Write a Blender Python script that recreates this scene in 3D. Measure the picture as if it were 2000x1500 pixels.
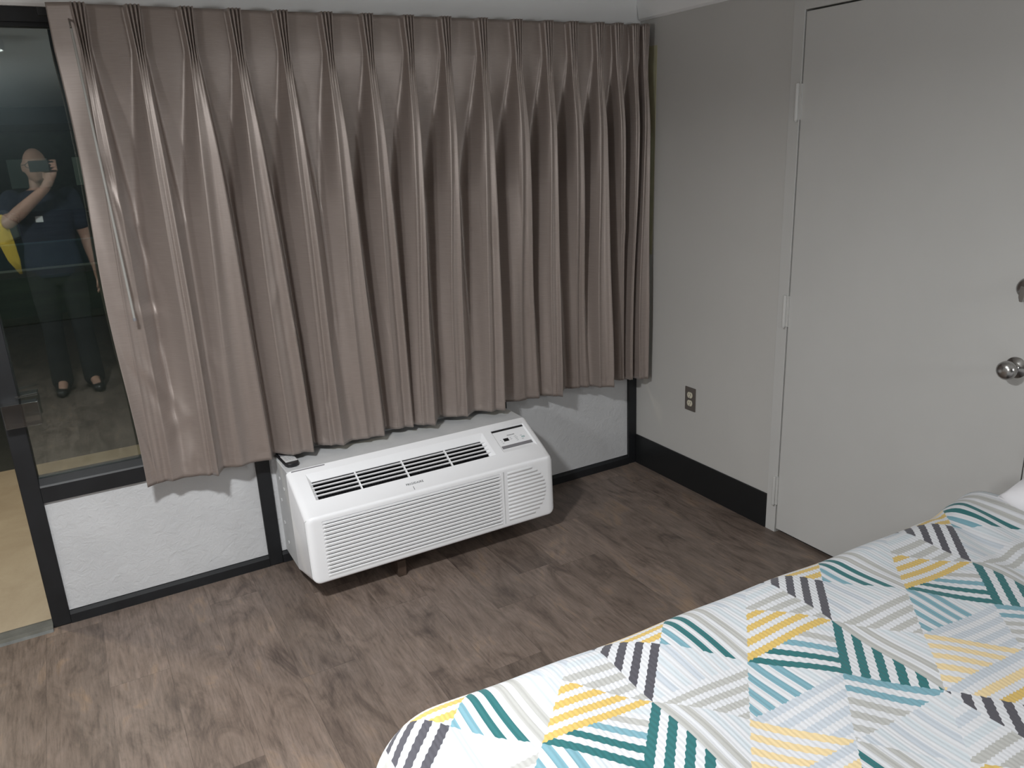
import bpy, bmesh, math, random
import numpy as np
from mathutils import Vector, Matrix
random.seed(4); rng = np.random.default_rng(7)
S = bpy.context.scene
C = S.collection
for o in list(bpy.data.objects):
    bpy.data.objects.remove(o)

# ------------------------------------------------------------------ camera
F_PX, CX, CY, CZ, YAW, PITCH, ROLL = 1534.97, -2.4173, -3.0517, 1.6343, 0.5052, 0.2969, -0.0457
fw = Vector((math.sin(YAW)*math.cos(PITCH), math.cos(YAW)*math.cos(PITCH), -math.sin(PITCH)))
r0 = Vector((math.cos(YAW), -math.sin(YAW), 0)); u0 = r0.cross(fw)
rt = math.cos(ROLL)*r0 + math.sin(ROLL)*u0
up = -math.sin(ROLL)*r0 + math.cos(ROLL)*u0
cam_d = bpy.data.cameras.new('camera'); cam = bpy.data.objects.new('camera', cam_d); C.objects.link(cam)
cam_d.sensor_width = 36; cam_d.lens = 36*F_PX/2000; cam_d.clip_start = 0.01; cam_d.clip_end = 200
M = Matrix((rt, up, -fw)).transposed().to_4x4(); M.translation = Vector((CX, CY, CZ)); cam.matrix_world = M
S.camera = cam

# ------------------------------------------------------------------ world, lamps, exposure
LAMP = (-2.62, -1.80, 2.185)
ROOM_W = 56.0
ROOM_SPREAD = 166.0
LEFT_FILL_W = 20.0
SIDE_FILL_W = 7.5
LCOL = (0.975, 0.992, 1.0)
S.view_settings.view_transform = 'Standard'; S.view_settings.look = 'None'
S.view_settings.exposure = 0.0; S.view_settings.gamma = 1.0; S.view_settings.use_curve_mapping = False
W = bpy.data.worlds.new('night'); S.world = W; W.use_nodes = True
W.node_tree.nodes['Background'].inputs[0].default_value = (0.010, 0.014, 0.018, 1)
W.node_tree.nodes['Background'].inputs[1].default_value = 0.35

def lamp(name, kind, loc, energy, color, size=0.1, rot=(0, 0, 0), shape='DISK', parent=None):
    d = bpy.data.lights.new(name, kind); d.energy = energy; d.color = color
    if kind == 'AREA':
        d.shape = shape; d.size = size
    else:
        d.shadow_soft_size = size
    o = bpy.data.objects.new(name, d); C.objects.link(o)
    if parent: o.parent = parent
    o.location = loc; o.rotation_euler = rot
    return o

# ------------------------------------------------------------------ helpers
def tag(o, label=None, cat=None, group=None, kind=None):
    if label: o['label'] = label
    if cat: o['category'] = cat
    if group: o['group'] = group
    if kind: o['kind'] = kind
    return o

def empty(name, loc=(0, 0, 0), rz=0.0, parent=None):
    o = bpy.data.objects.new(name, None); C.objects.link(o)
    o.location = loc; o.rotation_euler = (0, 0, rz); o.empty_display_size = 0.05
    if parent: o.parent = parent
    return o

def link(name, me, mat, parent=None, smooth=False):
    o = bpy.data.objects.new(name, me); C.objects.link(o)
    if mat: me.materials.append(mat)
    if parent: o.parent = parent
    if smooth:
        me.polygons.foreach_set('use_smooth', [True]*len(me.polygons))
    return o

def obj(name, bm, mat, parent=None, smooth=False, bevel=0.0, seg=2, auto=None):
    me = bpy.data.meshes.new(name)
    bmesh.ops.recalc_face_normals(bm, faces=bm.faces[:])
    bm.to_mesh(me); bm.free()
    o = link(name, me, mat, parent, smooth)
    if bevel:
        b = o.modifiers.new('bevel', 'BEVEL'); b.width = bevel; b.segments = seg; b.limit_method = 'ANGLE'; b.angle_limit = math.radians(35)
        me.polygons.foreach_set('use_smooth', [True]*len(me.polygons))
        b.harden_normals = True
    return o

def box(bm, x0, x1, y0, y1, z0, z1, M=None):
    vs = [bm.verts.new((x, y, z)) for x in (x0, x1) for y in (y0, y1) for z in (z0, z1)]
    if M:
        for v in vs: v.co = M @ v.co
    for f in ((0, 1, 3, 2), (4, 6, 7, 5), (0, 4, 5, 1), (2, 3, 7, 6), (0, 2, 6, 4), (1, 5, 7, 3)):
        bm.faces.new([vs[i] for i in f])
    return vs

def B(*boxes):
    bm = bmesh.new()
    for b in boxes: box(bm, *b)
    return bm

def lathe(bm, prof, n=32, M=None, cap=True):
    """prof: (radius, height) pairs around local z"""
    rings = []
    for r, h in prof:
        rings.append([bm.verts.new((r*math.cos(2*math.pi*k/n), r*math.sin(2*math.pi*k/n), h)) for k in range(n)])
    for a, b in zip(rings, rings[1:]):
        for k in range(n):
            bm.faces.new((a[k], a[(k+1) % n], b[(k+1) % n], b[k]))
    if cap:
        bm.faces.new(rings[0][::-1]); bm.faces.new(rings[-1])
    if M:
        for rg in rings:
            for v in rg: v.co = M @ v.co

def tube(bm, pts, rad, n=10):
    pts = [Vector(p) for p in pts]
    rr = rad if isinstance(rad, (list, tuple)) else [rad]*len(pts)
    rings = []
    for i, p in enumerate(pts):
        t = (pts[min(i+1, len(pts)-1)] - pts[max(i-1, 0)]).normalized()
        a = t.cross(Vector((0.123, 0.456, 0.881))).normalized(); b = t.cross(a)
        rings.append([bm.verts.new(p + rr[i]*(math.cos(2*math.pi*k/n)*a + math.sin(2*math.pi*k/n)*b)) for k in range(n)])
    for a, b in zip(rings, rings[1:]):
        for k in range(n):
            bm.faces.new((a[k], a[(k+1) % n], b[(k+1) % n], b[k]))
    bm.faces.new(rings[0][::-1]); bm.faces.new(rings[-1])

def prism(bm, poly, y0, y1, axes='xz', M=None):
    """polygon in two axes extruded along the third"""
    def P(a, b, c):
        return {'xz': (a, c, b), 'xy': (a, b, c), 'yz': (c, a, b)}[axes]
    v0 = [bm.verts.new(P(a, b, y0)) for a, b in poly]; v1 = [bm.verts.new(P(a, b, y1)) for a, b in poly]
    n = len(poly)
    for k in range(n):
        bm.faces.new((v0[k], v0[(k+1) % n], v1[(k+1) % n], v1[k]))
    bm.faces.new(v0[::-1]); bm.faces.new(v1)
    if M:
        for v in v0+v1: v.co = M @ v.co

# ------------------------------------------------------------------ node helpers
class NT:
    def __init__(s, name):
        s.m = bpy.data.materials.new(name); s.m.use_nodes = True
        s.t = s.m.node_tree; s.t.nodes.clear()
        s.out = s.t.nodes.new('ShaderNodeOutputMaterial')
    def n(s, typ, **kw):
        nd = s.t.nodes.new('ShaderNode'+typ)
        for k, v in kw.items():
            if hasattr(nd, k): setattr(nd, k, v)
        return nd
    def set(s, sock, v):
        if hasattr(v, 'links') or isinstance(v, bpy.types.NodeSocket): s.t.links.new(v, sock)
        else: sock.default_value = v
    def math(s, op, a, b=0.0, c=None):
        nd = s.t.nodes.new('ShaderNodeMath'); nd.operation = op
        s.set(nd.inputs[0], a); s.set(nd.inputs[1], b)
        if c is not None: s.set(nd.inputs[2], c)
        return nd.outputs[0]
    def mix(s, fac, a, b, mode='MIX'):
        nd = s.t.nodes.new('ShaderNodeMix'); nd.data_type = 'RGBA'; nd.blend_type = mode
        s.set(nd.inputs[0], fac)
        for sock, v in ((nd.inputs[6], a), (nd.inputs[7], b)):
            if isinstance(v, tuple): sock.default_value = (*v[:3], 1)
            else: s.set(sock, v)
        return nd.outputs[2]
    def ramp(s, fac, stops, interp='LINEAR'):
        nd = s.t.nodes.new('ShaderNodeValToRGB'); cr = nd.color_ramp; cr.interpolation = interp
        while len(cr.elements) < len(stops): cr.elements.new(0.5)
        for e, (p, c) in zip(cr.elements, stops):
            e.position = p; e.color = (*c[:3], 1) if isinstance(c, tuple) else (c, c, c, 1)
        s.set(nd.inputs[0], fac)
        return nd.outputs[0]
    def noise(s, vec, scale, detail=4, rough=0.5, dist=0.0):
        nd = s.t.nodes.new('ShaderNodeTexNoise'); nd.inputs['Scale'].default_value = scale
        nd.inputs['Detail'].default_value = detail; nd.inputs['Roughness'].default_value = rough
        nd.inputs['Distortion'].default_value = dist
        if vec is not None: s.t.links.new(vec, nd.inputs['Vector'])
        return nd.outputs['Fac']
    def coord(s, which='Object', scale=None):
        o = s.t.nodes.new('ShaderNodeTexCoord').outputs[which]
        if scale:
            mp = s.t.nodes.new('ShaderNodeMapping'); mp.inputs['Scale'].default_value = scale
            s.t.links.new(o, mp.inputs['Vector']); return mp.outputs[0]
        return o
    def bump(s, h, strength=0.3, dist=0.002):
        nd = s.t.nodes.new('ShaderNodeBump'); nd.inputs['Strength'].default_value = strength
        nd.inputs['Distance'].default_value = dist; s.t.links.new(h, nd.inputs['Height'])
        return nd.outputs[0]
    def bsdf(s, color, rough=0.5, metal=0.0, normal=None, **kw):
        p = s.t.nodes.new('ShaderNodeBsdfPrincipled')
        if isinstance(color, tuple): p.inputs['Base Color'].default_value = (*color[:3], 1)
        else: s.t.links.new(color, p.inputs['Base Color'])
        s.set(p.inputs['Roughness'], rough); p.inputs['Metallic'].default_value = metal
        if normal is not None: s.t.links.new(normal, p.inputs['Normal'])
        for k, v in kw.items(): s.set(p.inputs[k], v)
        s.t.links.new(p.outputs[0], s.out.inputs[0])
        return p

def simple(name, color, rough=0.5, metal=0.0, bump=None, var=0.0, vscale=3.0, **kw):
    t = NT(name); nrm = None; co = t.coord('Object')
    if bump:
        sc, st, ds = bump; nrm = t.bump(t.noise(co, sc, 5, 0.6), st, ds)
    col = color
    if var:
        a = tuple(c*(1-var) for c in color); b = tuple(min(1, c*(1+var)) for c in color)
        col = t.ramp(t.noise(co, vscale, 4, 0.6), [(0.3, a), (0.7, b)])
    t.bsdf(col, rough, metal, nrm, **kw)
    return t.m

def emit(name, color, strength):
    t = NT(name); e = t.n('Emission'); e.inputs[0].default_value = (*color, 1); e.inputs[1].default_value = strength
    t.t.links.new(e.outputs[0], t.out.inputs[0]); return t.m

# ------------------------------------------------------------------ materials
M_WALL = simple('wall_paint', (0.52, 0.51, 0.49), 0.62, bump=(260, 0.12, 0.001), var=0.03, vscale=1.5)
M_DOOR = simple('door_paint', (0.54, 0.535, 0.52), 0.45, bump=(120, 0.05, 0.001), var=0.02)
M_WHITE = simple('white_paint', (0.88, 0.88, 0.88), 0.6, bump=(140, 0.1, 0.001), var=0.02)
M_CEIL = simple('ceiling_paint', (0.82, 0.82, 0.80), 0.8, bump=(220, 0.3, 0.003))
M_ACCENT = simple('dark_back_wall', (0.035, 0.045, 0.05), 0.7)
M_FRAME = simple('black_frame_paint', (0.010, 0.011, 0.013), 0.5, bump=(35, 0.12, 0.002), var=0.3, vscale=8)
M_BASE = simple('black_rubber_base', (0.010, 0.011, 0.012), 0.45, bump=(90, 0.05, 0.001))
M_DARK = simple('shadow_gap_black', (0.006, 0.006, 0.006), 0.8)
M_AC = None
M_BLACKP = simple('black_plastic', (0.012, 0.012, 0.014), 0.35)
M_GREYP = simple('grey_plastic', (0.22, 0.215, 0.23), 0.4)
M_PRINT = simple('grey_print', (0.25, 0.27, 0.30), 0.5)
M_INK = simple('dark_print', (0.03, 0.03, 0.035), 0.5)
M_CHROME = simple('satin_nickel', (0.42, 0.41, 0.40), 0.24, 1.0, bump=(60, 0.03, 0.001))
M_BRONZE = simple('brown_metal_plate', (0.125, 0.108, 0.095), 0.45, 0.25, bump=(90, 0.05, 0.0006))
M_IVORY = simple('ivory_plastic', (0.62, 0.58, 0.46), 0.4)
M_THRESH = simple('aluminium_threshold', (0.13, 0.135, 0.13), 0.6, 0.3, bump=(40, 0.25, 0.002), var=0.25, vscale=12)
M_YELLOWP = simple('pale_yellow_old_paint', (0.46, 0.44, 0.29), 0.7, var=0.06, vscale=9)
M_WAND = simple('clear_wand_plastic', (0.34, 0.33, 0.31), 0.15)
M_BLOCK = simple('stained_wood_block', (0.07, 0.045, 0.032), 0.6, bump=(50, 0.2, 0.002), var=0.35, vscale=14)

t = NT('white_stucco_panel'); co = t.coord('Object')
n1 = t.noise(co, 26, 6, 0.62, 1.2); n2 = t.noise(co, 120, 3, 0.5)
h = t.math('ADD', t.math('MULTIPLY', n1, 1.0), t.math('MULTIPLY', n2, 0.25))
t.bsdf(t.ramp(t.noise(co, 5, 4, 0.6), [(0.3, (0.565, 0.572, 0.585)), (0.7, (0.62, 0.627, 0.64))]), 0.45, normal=t.bump(h, 0.65, 0.005)); M_PANEL = t.m

t = NT('white_appliance_plastic'); co = t.coord('Object')
st = t.ramp(t.noise(co, 22, 6, 0.75, 0.8), [(0.62, 0.0), (0.74, 1.0)])
sx = t.n('SeparateXYZ'); t.t.links.new(co, sx.inputs[0])
zone = t.math('MULTIPLY', t.math('GREATER_THAN', sx.outputs[2], 0.383), t.math('LESS_THAN', sx.outputs[2], 0.401))
zone = t.math('MULTIPLY', zone, t.math('MULTIPLY', t.math('GREATER_THAN', sx.outputs[0], 0.3), t.math('LESS_THAN', sx.outputs[0], 0.8)))
col = t.mix(t.math('MULTIPLY', t.math('MULTIPLY', st, zone), 0.35), (0.91, 0.915, 0.935), (0.70, 0.60, 0.42))
t.bsdf(col, 0.36, normal=t.bump(t.noise(co, 300, 2), 0.03, 0.0005)); M_AC = t.m
M_ACMETAL = simple('white_sheet_metal', (0.62, 0.63, 0.64), 0.42, var=0.04, vscale=20)

t = NT('curtain_satin'); co = t.coord('UV')
mp = t.n('Mapping'); mp.inputs['Scale'].default_value = (22, 420, 1); t.t.links.new(co, mp.inputs[0])
slub = t.noise(mp.outputs[0], 1.0, 3, 0.6)
mp2 = t.n('Mapping'); mp2.inputs['Scale'].default_value = (1500, 1500, 1); t.t.links.new(co, mp2.inputs[0])
fine = t.noise(mp2.outputs[0], 1.0, 1, 0.5)
wr = t.noise(co, 22.0, 4, 0.55, 0.6)
hh = t.math('ADD', t.math('MULTIPLY', slub, 0.10), t.math('ADD', t.math('MULTIPLY', fine, 0.05), t.math('MULTIPLY', wr, 0.35)))
col = t.ramp(slub, [(0.25, (0.290, 0.240, 0.216)), (0.75, (0.350, 0.294, 0.266))])
p = t.bsdf(col, 0.42, 0.42, normal=t.bump(hh, 0.30, 0.004))
p.inputs['Sheen Weight'].default_value = 0.25; p.inputs['Sheen Roughness'].default_value = 0.4
p.inputs['Specular IOR Level'].default_value = 1.0; p.inputs['Anisotropic'].default_value = 0.3
M_CURT = t.m

t = NT('window_glass')
tr = t.n('BsdfTransparent'); tr.inputs[0].default_value = (0.90, 0.93, 0.91, 1)
g1 = t.n('BsdfGlossy'); g1.inputs['Roughness'].default_value = 0.012; g1.inputs[0].default_value = (0.92, 1.0, 1.0, 1)
g2 = t.n('BsdfGlossy'); g2.inputs['Roughness'].default_value = 0.26; g2.inputs[0].default_value = (0.8, 0.97, 1.0, 1)
m0 = t.n('MixShader'); m0.inputs[0].default_value = 0.10; t.t.links.new(g1.outputs[0], m0.inputs[1]); t.t.links.new(g2.outputs[0], m0.inputs[2])
m1 = t.n('MixShader'); m1.inputs[0].default_value = 0.16; t.t.links.new(tr.outputs[0], m1.inputs[1]); t.t.links.new(m0.outputs[0], m1.inputs[2])
t.t.links.new(m1.outputs[0], t.out.inputs[0]); M_GLASS = t.m

t = NT('clear_acrylic')
tr = t.n('BsdfTransparent'); tr.inputs[0].default_value = (0.86, 0.88, 0.88, 1)
g1 = t.n('BsdfGlossy'); g1.inputs['Roughness'].default_value = 0.06
lw = t.n('LayerWeight'); lw.inputs[0].default_value = 0.45
m1 = t.n('MixShader'); t.t.links.new(t.math('ADD', t.math('MULTIPLY', lw.outputs['Facing'], 0.6), 0.12), m1.inputs[0])
t.t.links.new(tr.outputs[0], m1.inputs[1]); t.t.links.new(g1.outputs[0], m1.inputs[2])
t.t.links.new(m1.outputs[0], t.out.inputs[0]); M_ACRYL = t.m

# floor: vinyl planks running towards the window
t = NT('wood_plank_floor'); co = t.coord('Object')
sx = t.n('SeparateXYZ'); t.t.links.new(co, sx.inputs[0]); X, Y = sx.outputs[0], sx.outputs[1]
PW, PL = 0.182, 1.22
row = t.math('FLOOR', t.math('DIVIDE', X, PW))
wn = t.n('TexWhiteNoise'); wn.noise_dimensions = '1D'; t.t.links.new(row, wn.inputs['W'])
yy = t.math('ADD', t.math('DIVIDE', Y, PL), wn.outputs['Value'])
idn = t.math('ADD', t.math('MULTIPLY', row, 7.31), t.math('MULTIPLY', t.math('FLOOR', yy), 3.17))
wn2 = t.n('TexWhiteNoise'); wn2.noise_dimensions = '1D'; t.t.links.new(idn, wn2.inputs['W'])
cv = t.n('CombineXYZ')
t.t.links.new(t.math('ADD', X, t.math('MULTIPLY', wn2.outputs['Value'], 9.0)), cv.inputs[0])
t.t.links.new(t.math('MULTIPLY', Y, 0.085), cv.inputs[1]); t.t.links.new(t.math('MULTIPLY', wn2.outputs['Value'], 20), cv.inputs[2])
grain = t.noise(cv.outputs[0], 120, 7, 0.72, 0.4)
cv2 = t.n('CombineXYZ')
t.t.links.new(t.math('ADD', X, t.math('MULTIPLY', wn2.outputs['Value'], 5.0)), cv2.inputs[0])
t.t.links.new(t.math('MULTIPLY', Y, 0.34), cv2.inputs[1]); t.t.links.new(t.math('MULTIPLY', wn2.outputs['Value'], 11), cv2.inputs[2])
figure = t.noise(cv2.outputs[0], 9.5, 5, 0.6, 1.4)
knot = t.ramp(t.noise(cv2.outputs[0], 14, 3, 0.55, 2.2), [(0.66, 0.0), (0.75, 1.0)])
base = t.ramp(figure, [(0.30, (0.088, 0.066, 0.055)), (0.46, (0.160, 0.122, 0.100)), (0.58, (0.190, 0.148, 0.124)), (0.72, (0.245, 0.175, 0.125))])
tone = t.ramp(wn2.outputs['Value'], [(0.0, 0.80), (1.0, 1.12)])
base = t.mix(1.0, base, tone, 'MULTIPLY')
base = t.mix(0.85, base, t.ramp(grain, [(0.34, 0.62), (0.52, 1.0), (0.7, 1.22)]), 'MULTIPLY')
base = t.mix(t.math('MULTIPLY', knot, 0.36), base, (0.05, 0.035, 0.026))
fx = t.math('FRACT', t.math('DIVIDE', X, PW)); fy = t.math('FRACT', yy)
seam = t.math('MAXIMUM', t.math('LESS_THAN', fx, 0.010), t.math('LESS_THAN', fy, 0.0016))
base = t.mix(t.math('MULTIPLY', seam, 0.35), base, (0.02, 0.015, 0.012))
t.bsdf(base, t.math('ADD', 0.40, t.math('MULTIPLY', grain, 0.14)), normal=t.bump(grain, 0.12, 0.001)); M_FLOOR = t.m

# quilt: patchwork of striped triangles, all from UV (metres along the bed edge, metres across)
def quilt_material():
    t = NT('patchwork_stripe_quilt')
    uv = t.coord('UV'); wig = t.n('TexWave'); wig.wave_type = 'BANDS'; wig.bands_direction = 'X'
    wig.inputs['Scale'].default_value = 1.0; wig.inputs['Distortion'].default_value = 2.6
    mp = t.n('Mapping'); mp.inputs['Scale'].default_value = (30.0, 3.0, 1); t.t.links.new(uv, mp.inputs[0])
    t.t.links.new(mp.outputs[0], wig.inputs['Vector']); wig.inputs['Detail'].default_value = 1.5; wig.inputs['Detail Scale'].default_value = 1.3
    wave = wig.outputs['Fac']
    sx = t.n('SeparateXYZ'); t.t.links.new(uv, sx.inputs[0])
    wob = t.math('MULTIPLY', t.math('SUBTRACT', wave, 0.5), 0.0026)
    U = t.math('DIVIDE', t.math('ADD', sx.outputs[0], 0.0), 0.1195)
    V = t.math('DIVIDE', t.math('ADD', sx.outputs[1], wob), 0.130)
    U = t.math('FLOORED_MODULO', U, 4.0); V = t.math('FLOORED_MODULO', V, 4.0)
    p2 = t.math('DIVIDE', t.math('ADD', U, V), 2.0); q2 = t.math('DIVIDE', t.math('SUBTRACT', U, V), 2.0)
    i = t.math('FLOOR', p2); j = t.math('FLOOR', q2)
    a = t.math('SUBTRACT', p2, i); b = t.math('SUBTRACT', q2, j)
    ID = t.math('ADD', t.math('MULTIPLY', i, 4.0), t.math('ADD', j, 2.0))
    amb = t.math('SUBTRACT', a, b); apb = t.math('SUBTRACT', t.math('ADD', a, b), 1.0)
    upper = t.math('LESS_THAN', amb, 0.0); lower = t.math('SUBTRACT', 1.0, upper)
    left = t.math('LESS_THAN', apb, 0.0); right = t.math('SUBTRACT', 1.0, left)
    tu = t.math('ABSOLUTE', amb); tv = t.math('ABSOLUTE', apb)
    tpu = t.math('DIVIDE', t.math('ADD', amb, 1.0), 2.0)      # across a triangle cut along v
    tpv = t.math('DIVIDE', t.math('ADD', apb, 1.0), 2.0)
    ia = t.math('SUBTRACT', 1.0, a); ib = t.math('SUBTRACT', 1.0, b)
    WH = (0.57, 0.58, 0.605); TL = (0.012, 0.118, 0.125); BL = (0.155, 0.31, 0.37); GR = (0.39, 0.39, 0.375); LG = (0.50, 0.545, 0.58)
    BG = (0.45, 0.49, 0.54); GO = (0.56, 0.39, 0.11); LO = (0.66, 0.52, 0.29); DK = (0.060, 0.058, 0.072)
    def stripes(cols, per, start_white=False, duty=0.52):
        out = []; pos = 0.0
        if start_white: out.append((0.0, WH)); pos = per*(1-duty)
        for c in cols:
            out.append((min(pos, 1), c)); out.append((min(pos+per*duty, 1), WH)); pos += per
            if pos >= 1: break
        return out
    s1, s2, s3 = 0.25, 0.19, 0.136
    TRI = [  # diamond (i,j), which half, stripe parameter, ramp
        ((2, -2), None, tpv, stripes([LG, BG, LG, BG, LG, LG, LG, LG], s3, True)),
        ((0, 0), None, tu, stripes([GR]*4, s1, True)),
        ((3, -1), None, tu, stripes([GO]*4, s1)),
        ((1, 1), None, b, stripes([TL, TL, BL, GR, LG, LG], s2)),
        ((2, 1), None, a, stripes([TL]*6, s2)),
        ((0, -1), None, tv, stripes([GR, GR, LG, LG], s1)),
        ((1, 0), upper, tpv, stripes([BL, BL, BL, BL, BL, LG, LG, LG], s3, True)),
        ((1, 0), lower, tu, stripes([BG]*4, s1)),
        ((1, -1), upper, ib, stripes([LO]*6, s2)),
        ((1, -1), lower, tu, stripes([BG, LO, GO, GO], s1)),
        ((2, 0), upper, ib, stripes([BL, BL, GR, GR, GR, GR], s2)),
        ((2, 0), lower, tpv, stripes([BG, LG, BG, LG, BG, LG, LG, LG], s3, True)),
        ((2, -1), left, tv, stripes([TL, TL, BL, BL], s1, True)),
        ((2, -1), right, tv, stripes([GR, GR, LG, LG], s1)),
        ((1, -2), None, ia, stripes([DK]*6, s2)),
        ((3, 0), None, tpu, stripes([LG, BG, LG, GR, GR, GR, GR, GR][::1], s3, True)),
    ]
    total = None
    for (ii, jj), half, par, stops in TRI:
        d = t.math('ABSOLUTE', t.math('SUBTRACT', ID, float(ii*4+jj+2)))
        mask = t.math('LESS_THAN', d, 0.5)
        if half is not None: mask = t.math('MULTIPLY', mask, half)
        col = t.ramp(par, stops, 'CONSTANT')
        total = t.mix(mask, total if total is not None else WH, col)
    pk = t.noise(uv, 90, 4, 0.6, 0.8)
    hh = t.math('ADD', t.math('MULTIPLY', wave, 0.8), t.math('MULTIPLY', pk, 0.5))
    t.bsdf(total, 0.78, normal=t.bump(hh, 0.27, 0.003), **{'Sheen Weight': 0.15})
    return t.m
M_QUILT = quilt_material()
M_LINEN = simple('white_linen', (0.74, 0.73, 0.76), 0.8, bump=(70, 0.15, 0.003))

# ================================================================== ROOM SHELL
XL, YB, ZC = -4.6, -7.2, 2.235
tag(obj('floor', B((XL, 0.02, YB, -0.0, -0.06, 0)), M_FLOOR), kind='structure')
tag(obj('ceiling', B((XL, 0.02, YB, 0.1, ZC, ZC+0.06)), M_CEIL), kind='structure')
DY0, DY1, DZ = -0.9495, -1.8765, 2.032           # connecting door slab
bm = B((0, 0.14, DY0+0.004, 0.12, -0.06, ZC), (0, 0.14, YB, DY1-0.004, -0.06, ZC), (0, 0.14, DY1-0.004, DY0+0.004, DZ+0.006, ZC))
tag(obj('wall_right', bm, M_WALL), kind='structure')
tag(obj('wall_left', B((XL-0.1, XL, YB, 0.1, -0.06, ZC)), M_WALL), kind='structure')
tag(obj('wall_back', B((XL-0.1, 0.14, YB-0.1, YB, -0.06, ZC)), M_ACCENT), kind='structure')
tag(obj('wall_front', B((-3.66, 0.0, 0.0, 0.1, 2.106, ZC), (XL, -3.66, 0, 0.1, -0.06, ZC)), M_WHITE), kind='structure')
tag(obj('baseboard_right', B((-0.009, 0, -0.892, -0.0015, 0, 0.158), (-0.009, 0, YB, -1.94, 0, 0.158)), M_BASE, bevel=0.003), kind='structure')
# white crown trim along both walls, rounded lower edge
bm = bmesh.new()
prism(bm, [(0, 2.105), (-0.010, 2.105), (-0.018, 2.112), (-0.030, 2.19), (-0.030, ZC-0.002), (0, ZC-0.002)], -3.7, 0.0, 'yz')
tag(obj('trim_1', bm, M_WHITE), kind='structure')
bm = bmesh.new()
prism(bm, [(0, 2.128), (-0.010, 2.128), (-0.020, 2.136), (-0.030, 2.19), (-0.030, ZC-0.002), (0, ZC-0.002)], -0.031, YB, 'xz')
tag(obj('trim_2', bm, M_WHITE), kind='structure')
# strip of old pale yellow paint left on the right wall behind the curtain
bm = bmesh.new(); prism(bm, [(-0.02, 2.02), (-0.137, 2.018), (-0.124, 1.47), (-0.112, 1.1), (-0.02, 1.1)], -0.0012, 0.0, 'yz')
tag(obj('trim_3', bm, M_YELLOWP), kind='structure')

# ------------------------------------------------------------------ connecting door on the right wall
door = tag(empty('door_1', (0, 0, 0)), kind='structure')
bm = B((-0.004, 0.04, DY1, DY0, 0.018, DZ)); obj('door_leaf', bm, M_DOOR, door, bevel=0.002)
CY0, CY1 = -0.8945, -1.932
obj('door_frame', B((-0.007, -0.0005, DY0+0.0045, CY0, 0, 2.085), (-0.007, -0.0005, CY1, DY1-0.0045, 0, 2.085), (-0.007, -0.0005, DY1-0.0044, DY0+0.0044, DZ+0.006, 2.085)), M_DOOR, door, bevel=0.0015)
obj('gap_shade_sheet', B((0.045, 0.1, DY1-0.003, DY0+0.003, 0.0, DZ+0.005)), M_DARK, door)  # black sheet behind the leaf stands in for shade in the door gap
for z0, z1 in ((1.668, 1.796), (0.896, 1.022), (0.128, 0.256)):
    bm = bmesh.new()
    lathe(bm, [(0.0065, z0), (0.0075, z0+0.002), (0.0075, z1-0.002), (0.0065, z1)], 14, Matrix.Translation((-0.0135, DY0+0.014, 0)))
    box(bm, -0.0105, 0.002, DY0-0.003, DY0+0.012, z0+0.002, z1-0.002)
    hg = obj('hinge', bm, M_DOOR, door)
    obj('hinge_pin', (lambda b: (lathe(b, [(0.004, z0-0.005), (0.0055, z0-0.002), (0.0055, z0)], 12, Matrix.Translation((-0.0135, DY0+0.014, 0))), b)[1])(bmesh.new()), M_DOOR, hg)
RX = Matrix.Rotation(math.radians(-90), 4, 'Y')      # local z -> -x (out of the wall)
bm = bmesh.new()
lathe(bm, [(0.001, 0.0), (0.034, 0.0), (0.034, 0.004), (0.031, 0.009), (0.017, 0.013), (0.012, 0.018), (0.0115, 0.030), (0.016, 0.034), (0.0255, 0.041), (0.0285, 0.052), (0.0275, 0.062), (0.021, 0.070), (0.010, 0.0735), (0.001, 0.074)], 36, Matrix.Translation((0.002, -1.815, 0.925)) @ RX)
obj('door_knob', bm, M_CHROME, door, smooth=True)
bm = bmesh.new()
lathe(bm, [(0.001, 0.0), (0.031, 0.0), (0.0315, 0.006), (0.028, 0.015), (0.020, 0.020), (0.001, 0.021)], 32, Matrix.Translation((0.002, -1.815, 1.165)) @ RX)
db = obj('deadbolt', bm, M_CHROME, door, smooth=True)
bm = bmesh.new(); prism(bm, [(-0.007, 0.012), (0.007, 0.012), (0.009, -0.020), (0.005, -0.034), (-0.005, -0.034), (-0.009, -0.020)], 0.0185, 0.034, 'xy', Matrix.Translation((0.002, -1.815, 1.162)) @ Matrix(((0, 0, -1, 0), (1, 0, 0, 0), (0, 1, 0, 0), (0, 0, 0, 1))))
obj('thumb_turn', bm, M_CHROME, db, bevel=0.002)

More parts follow.
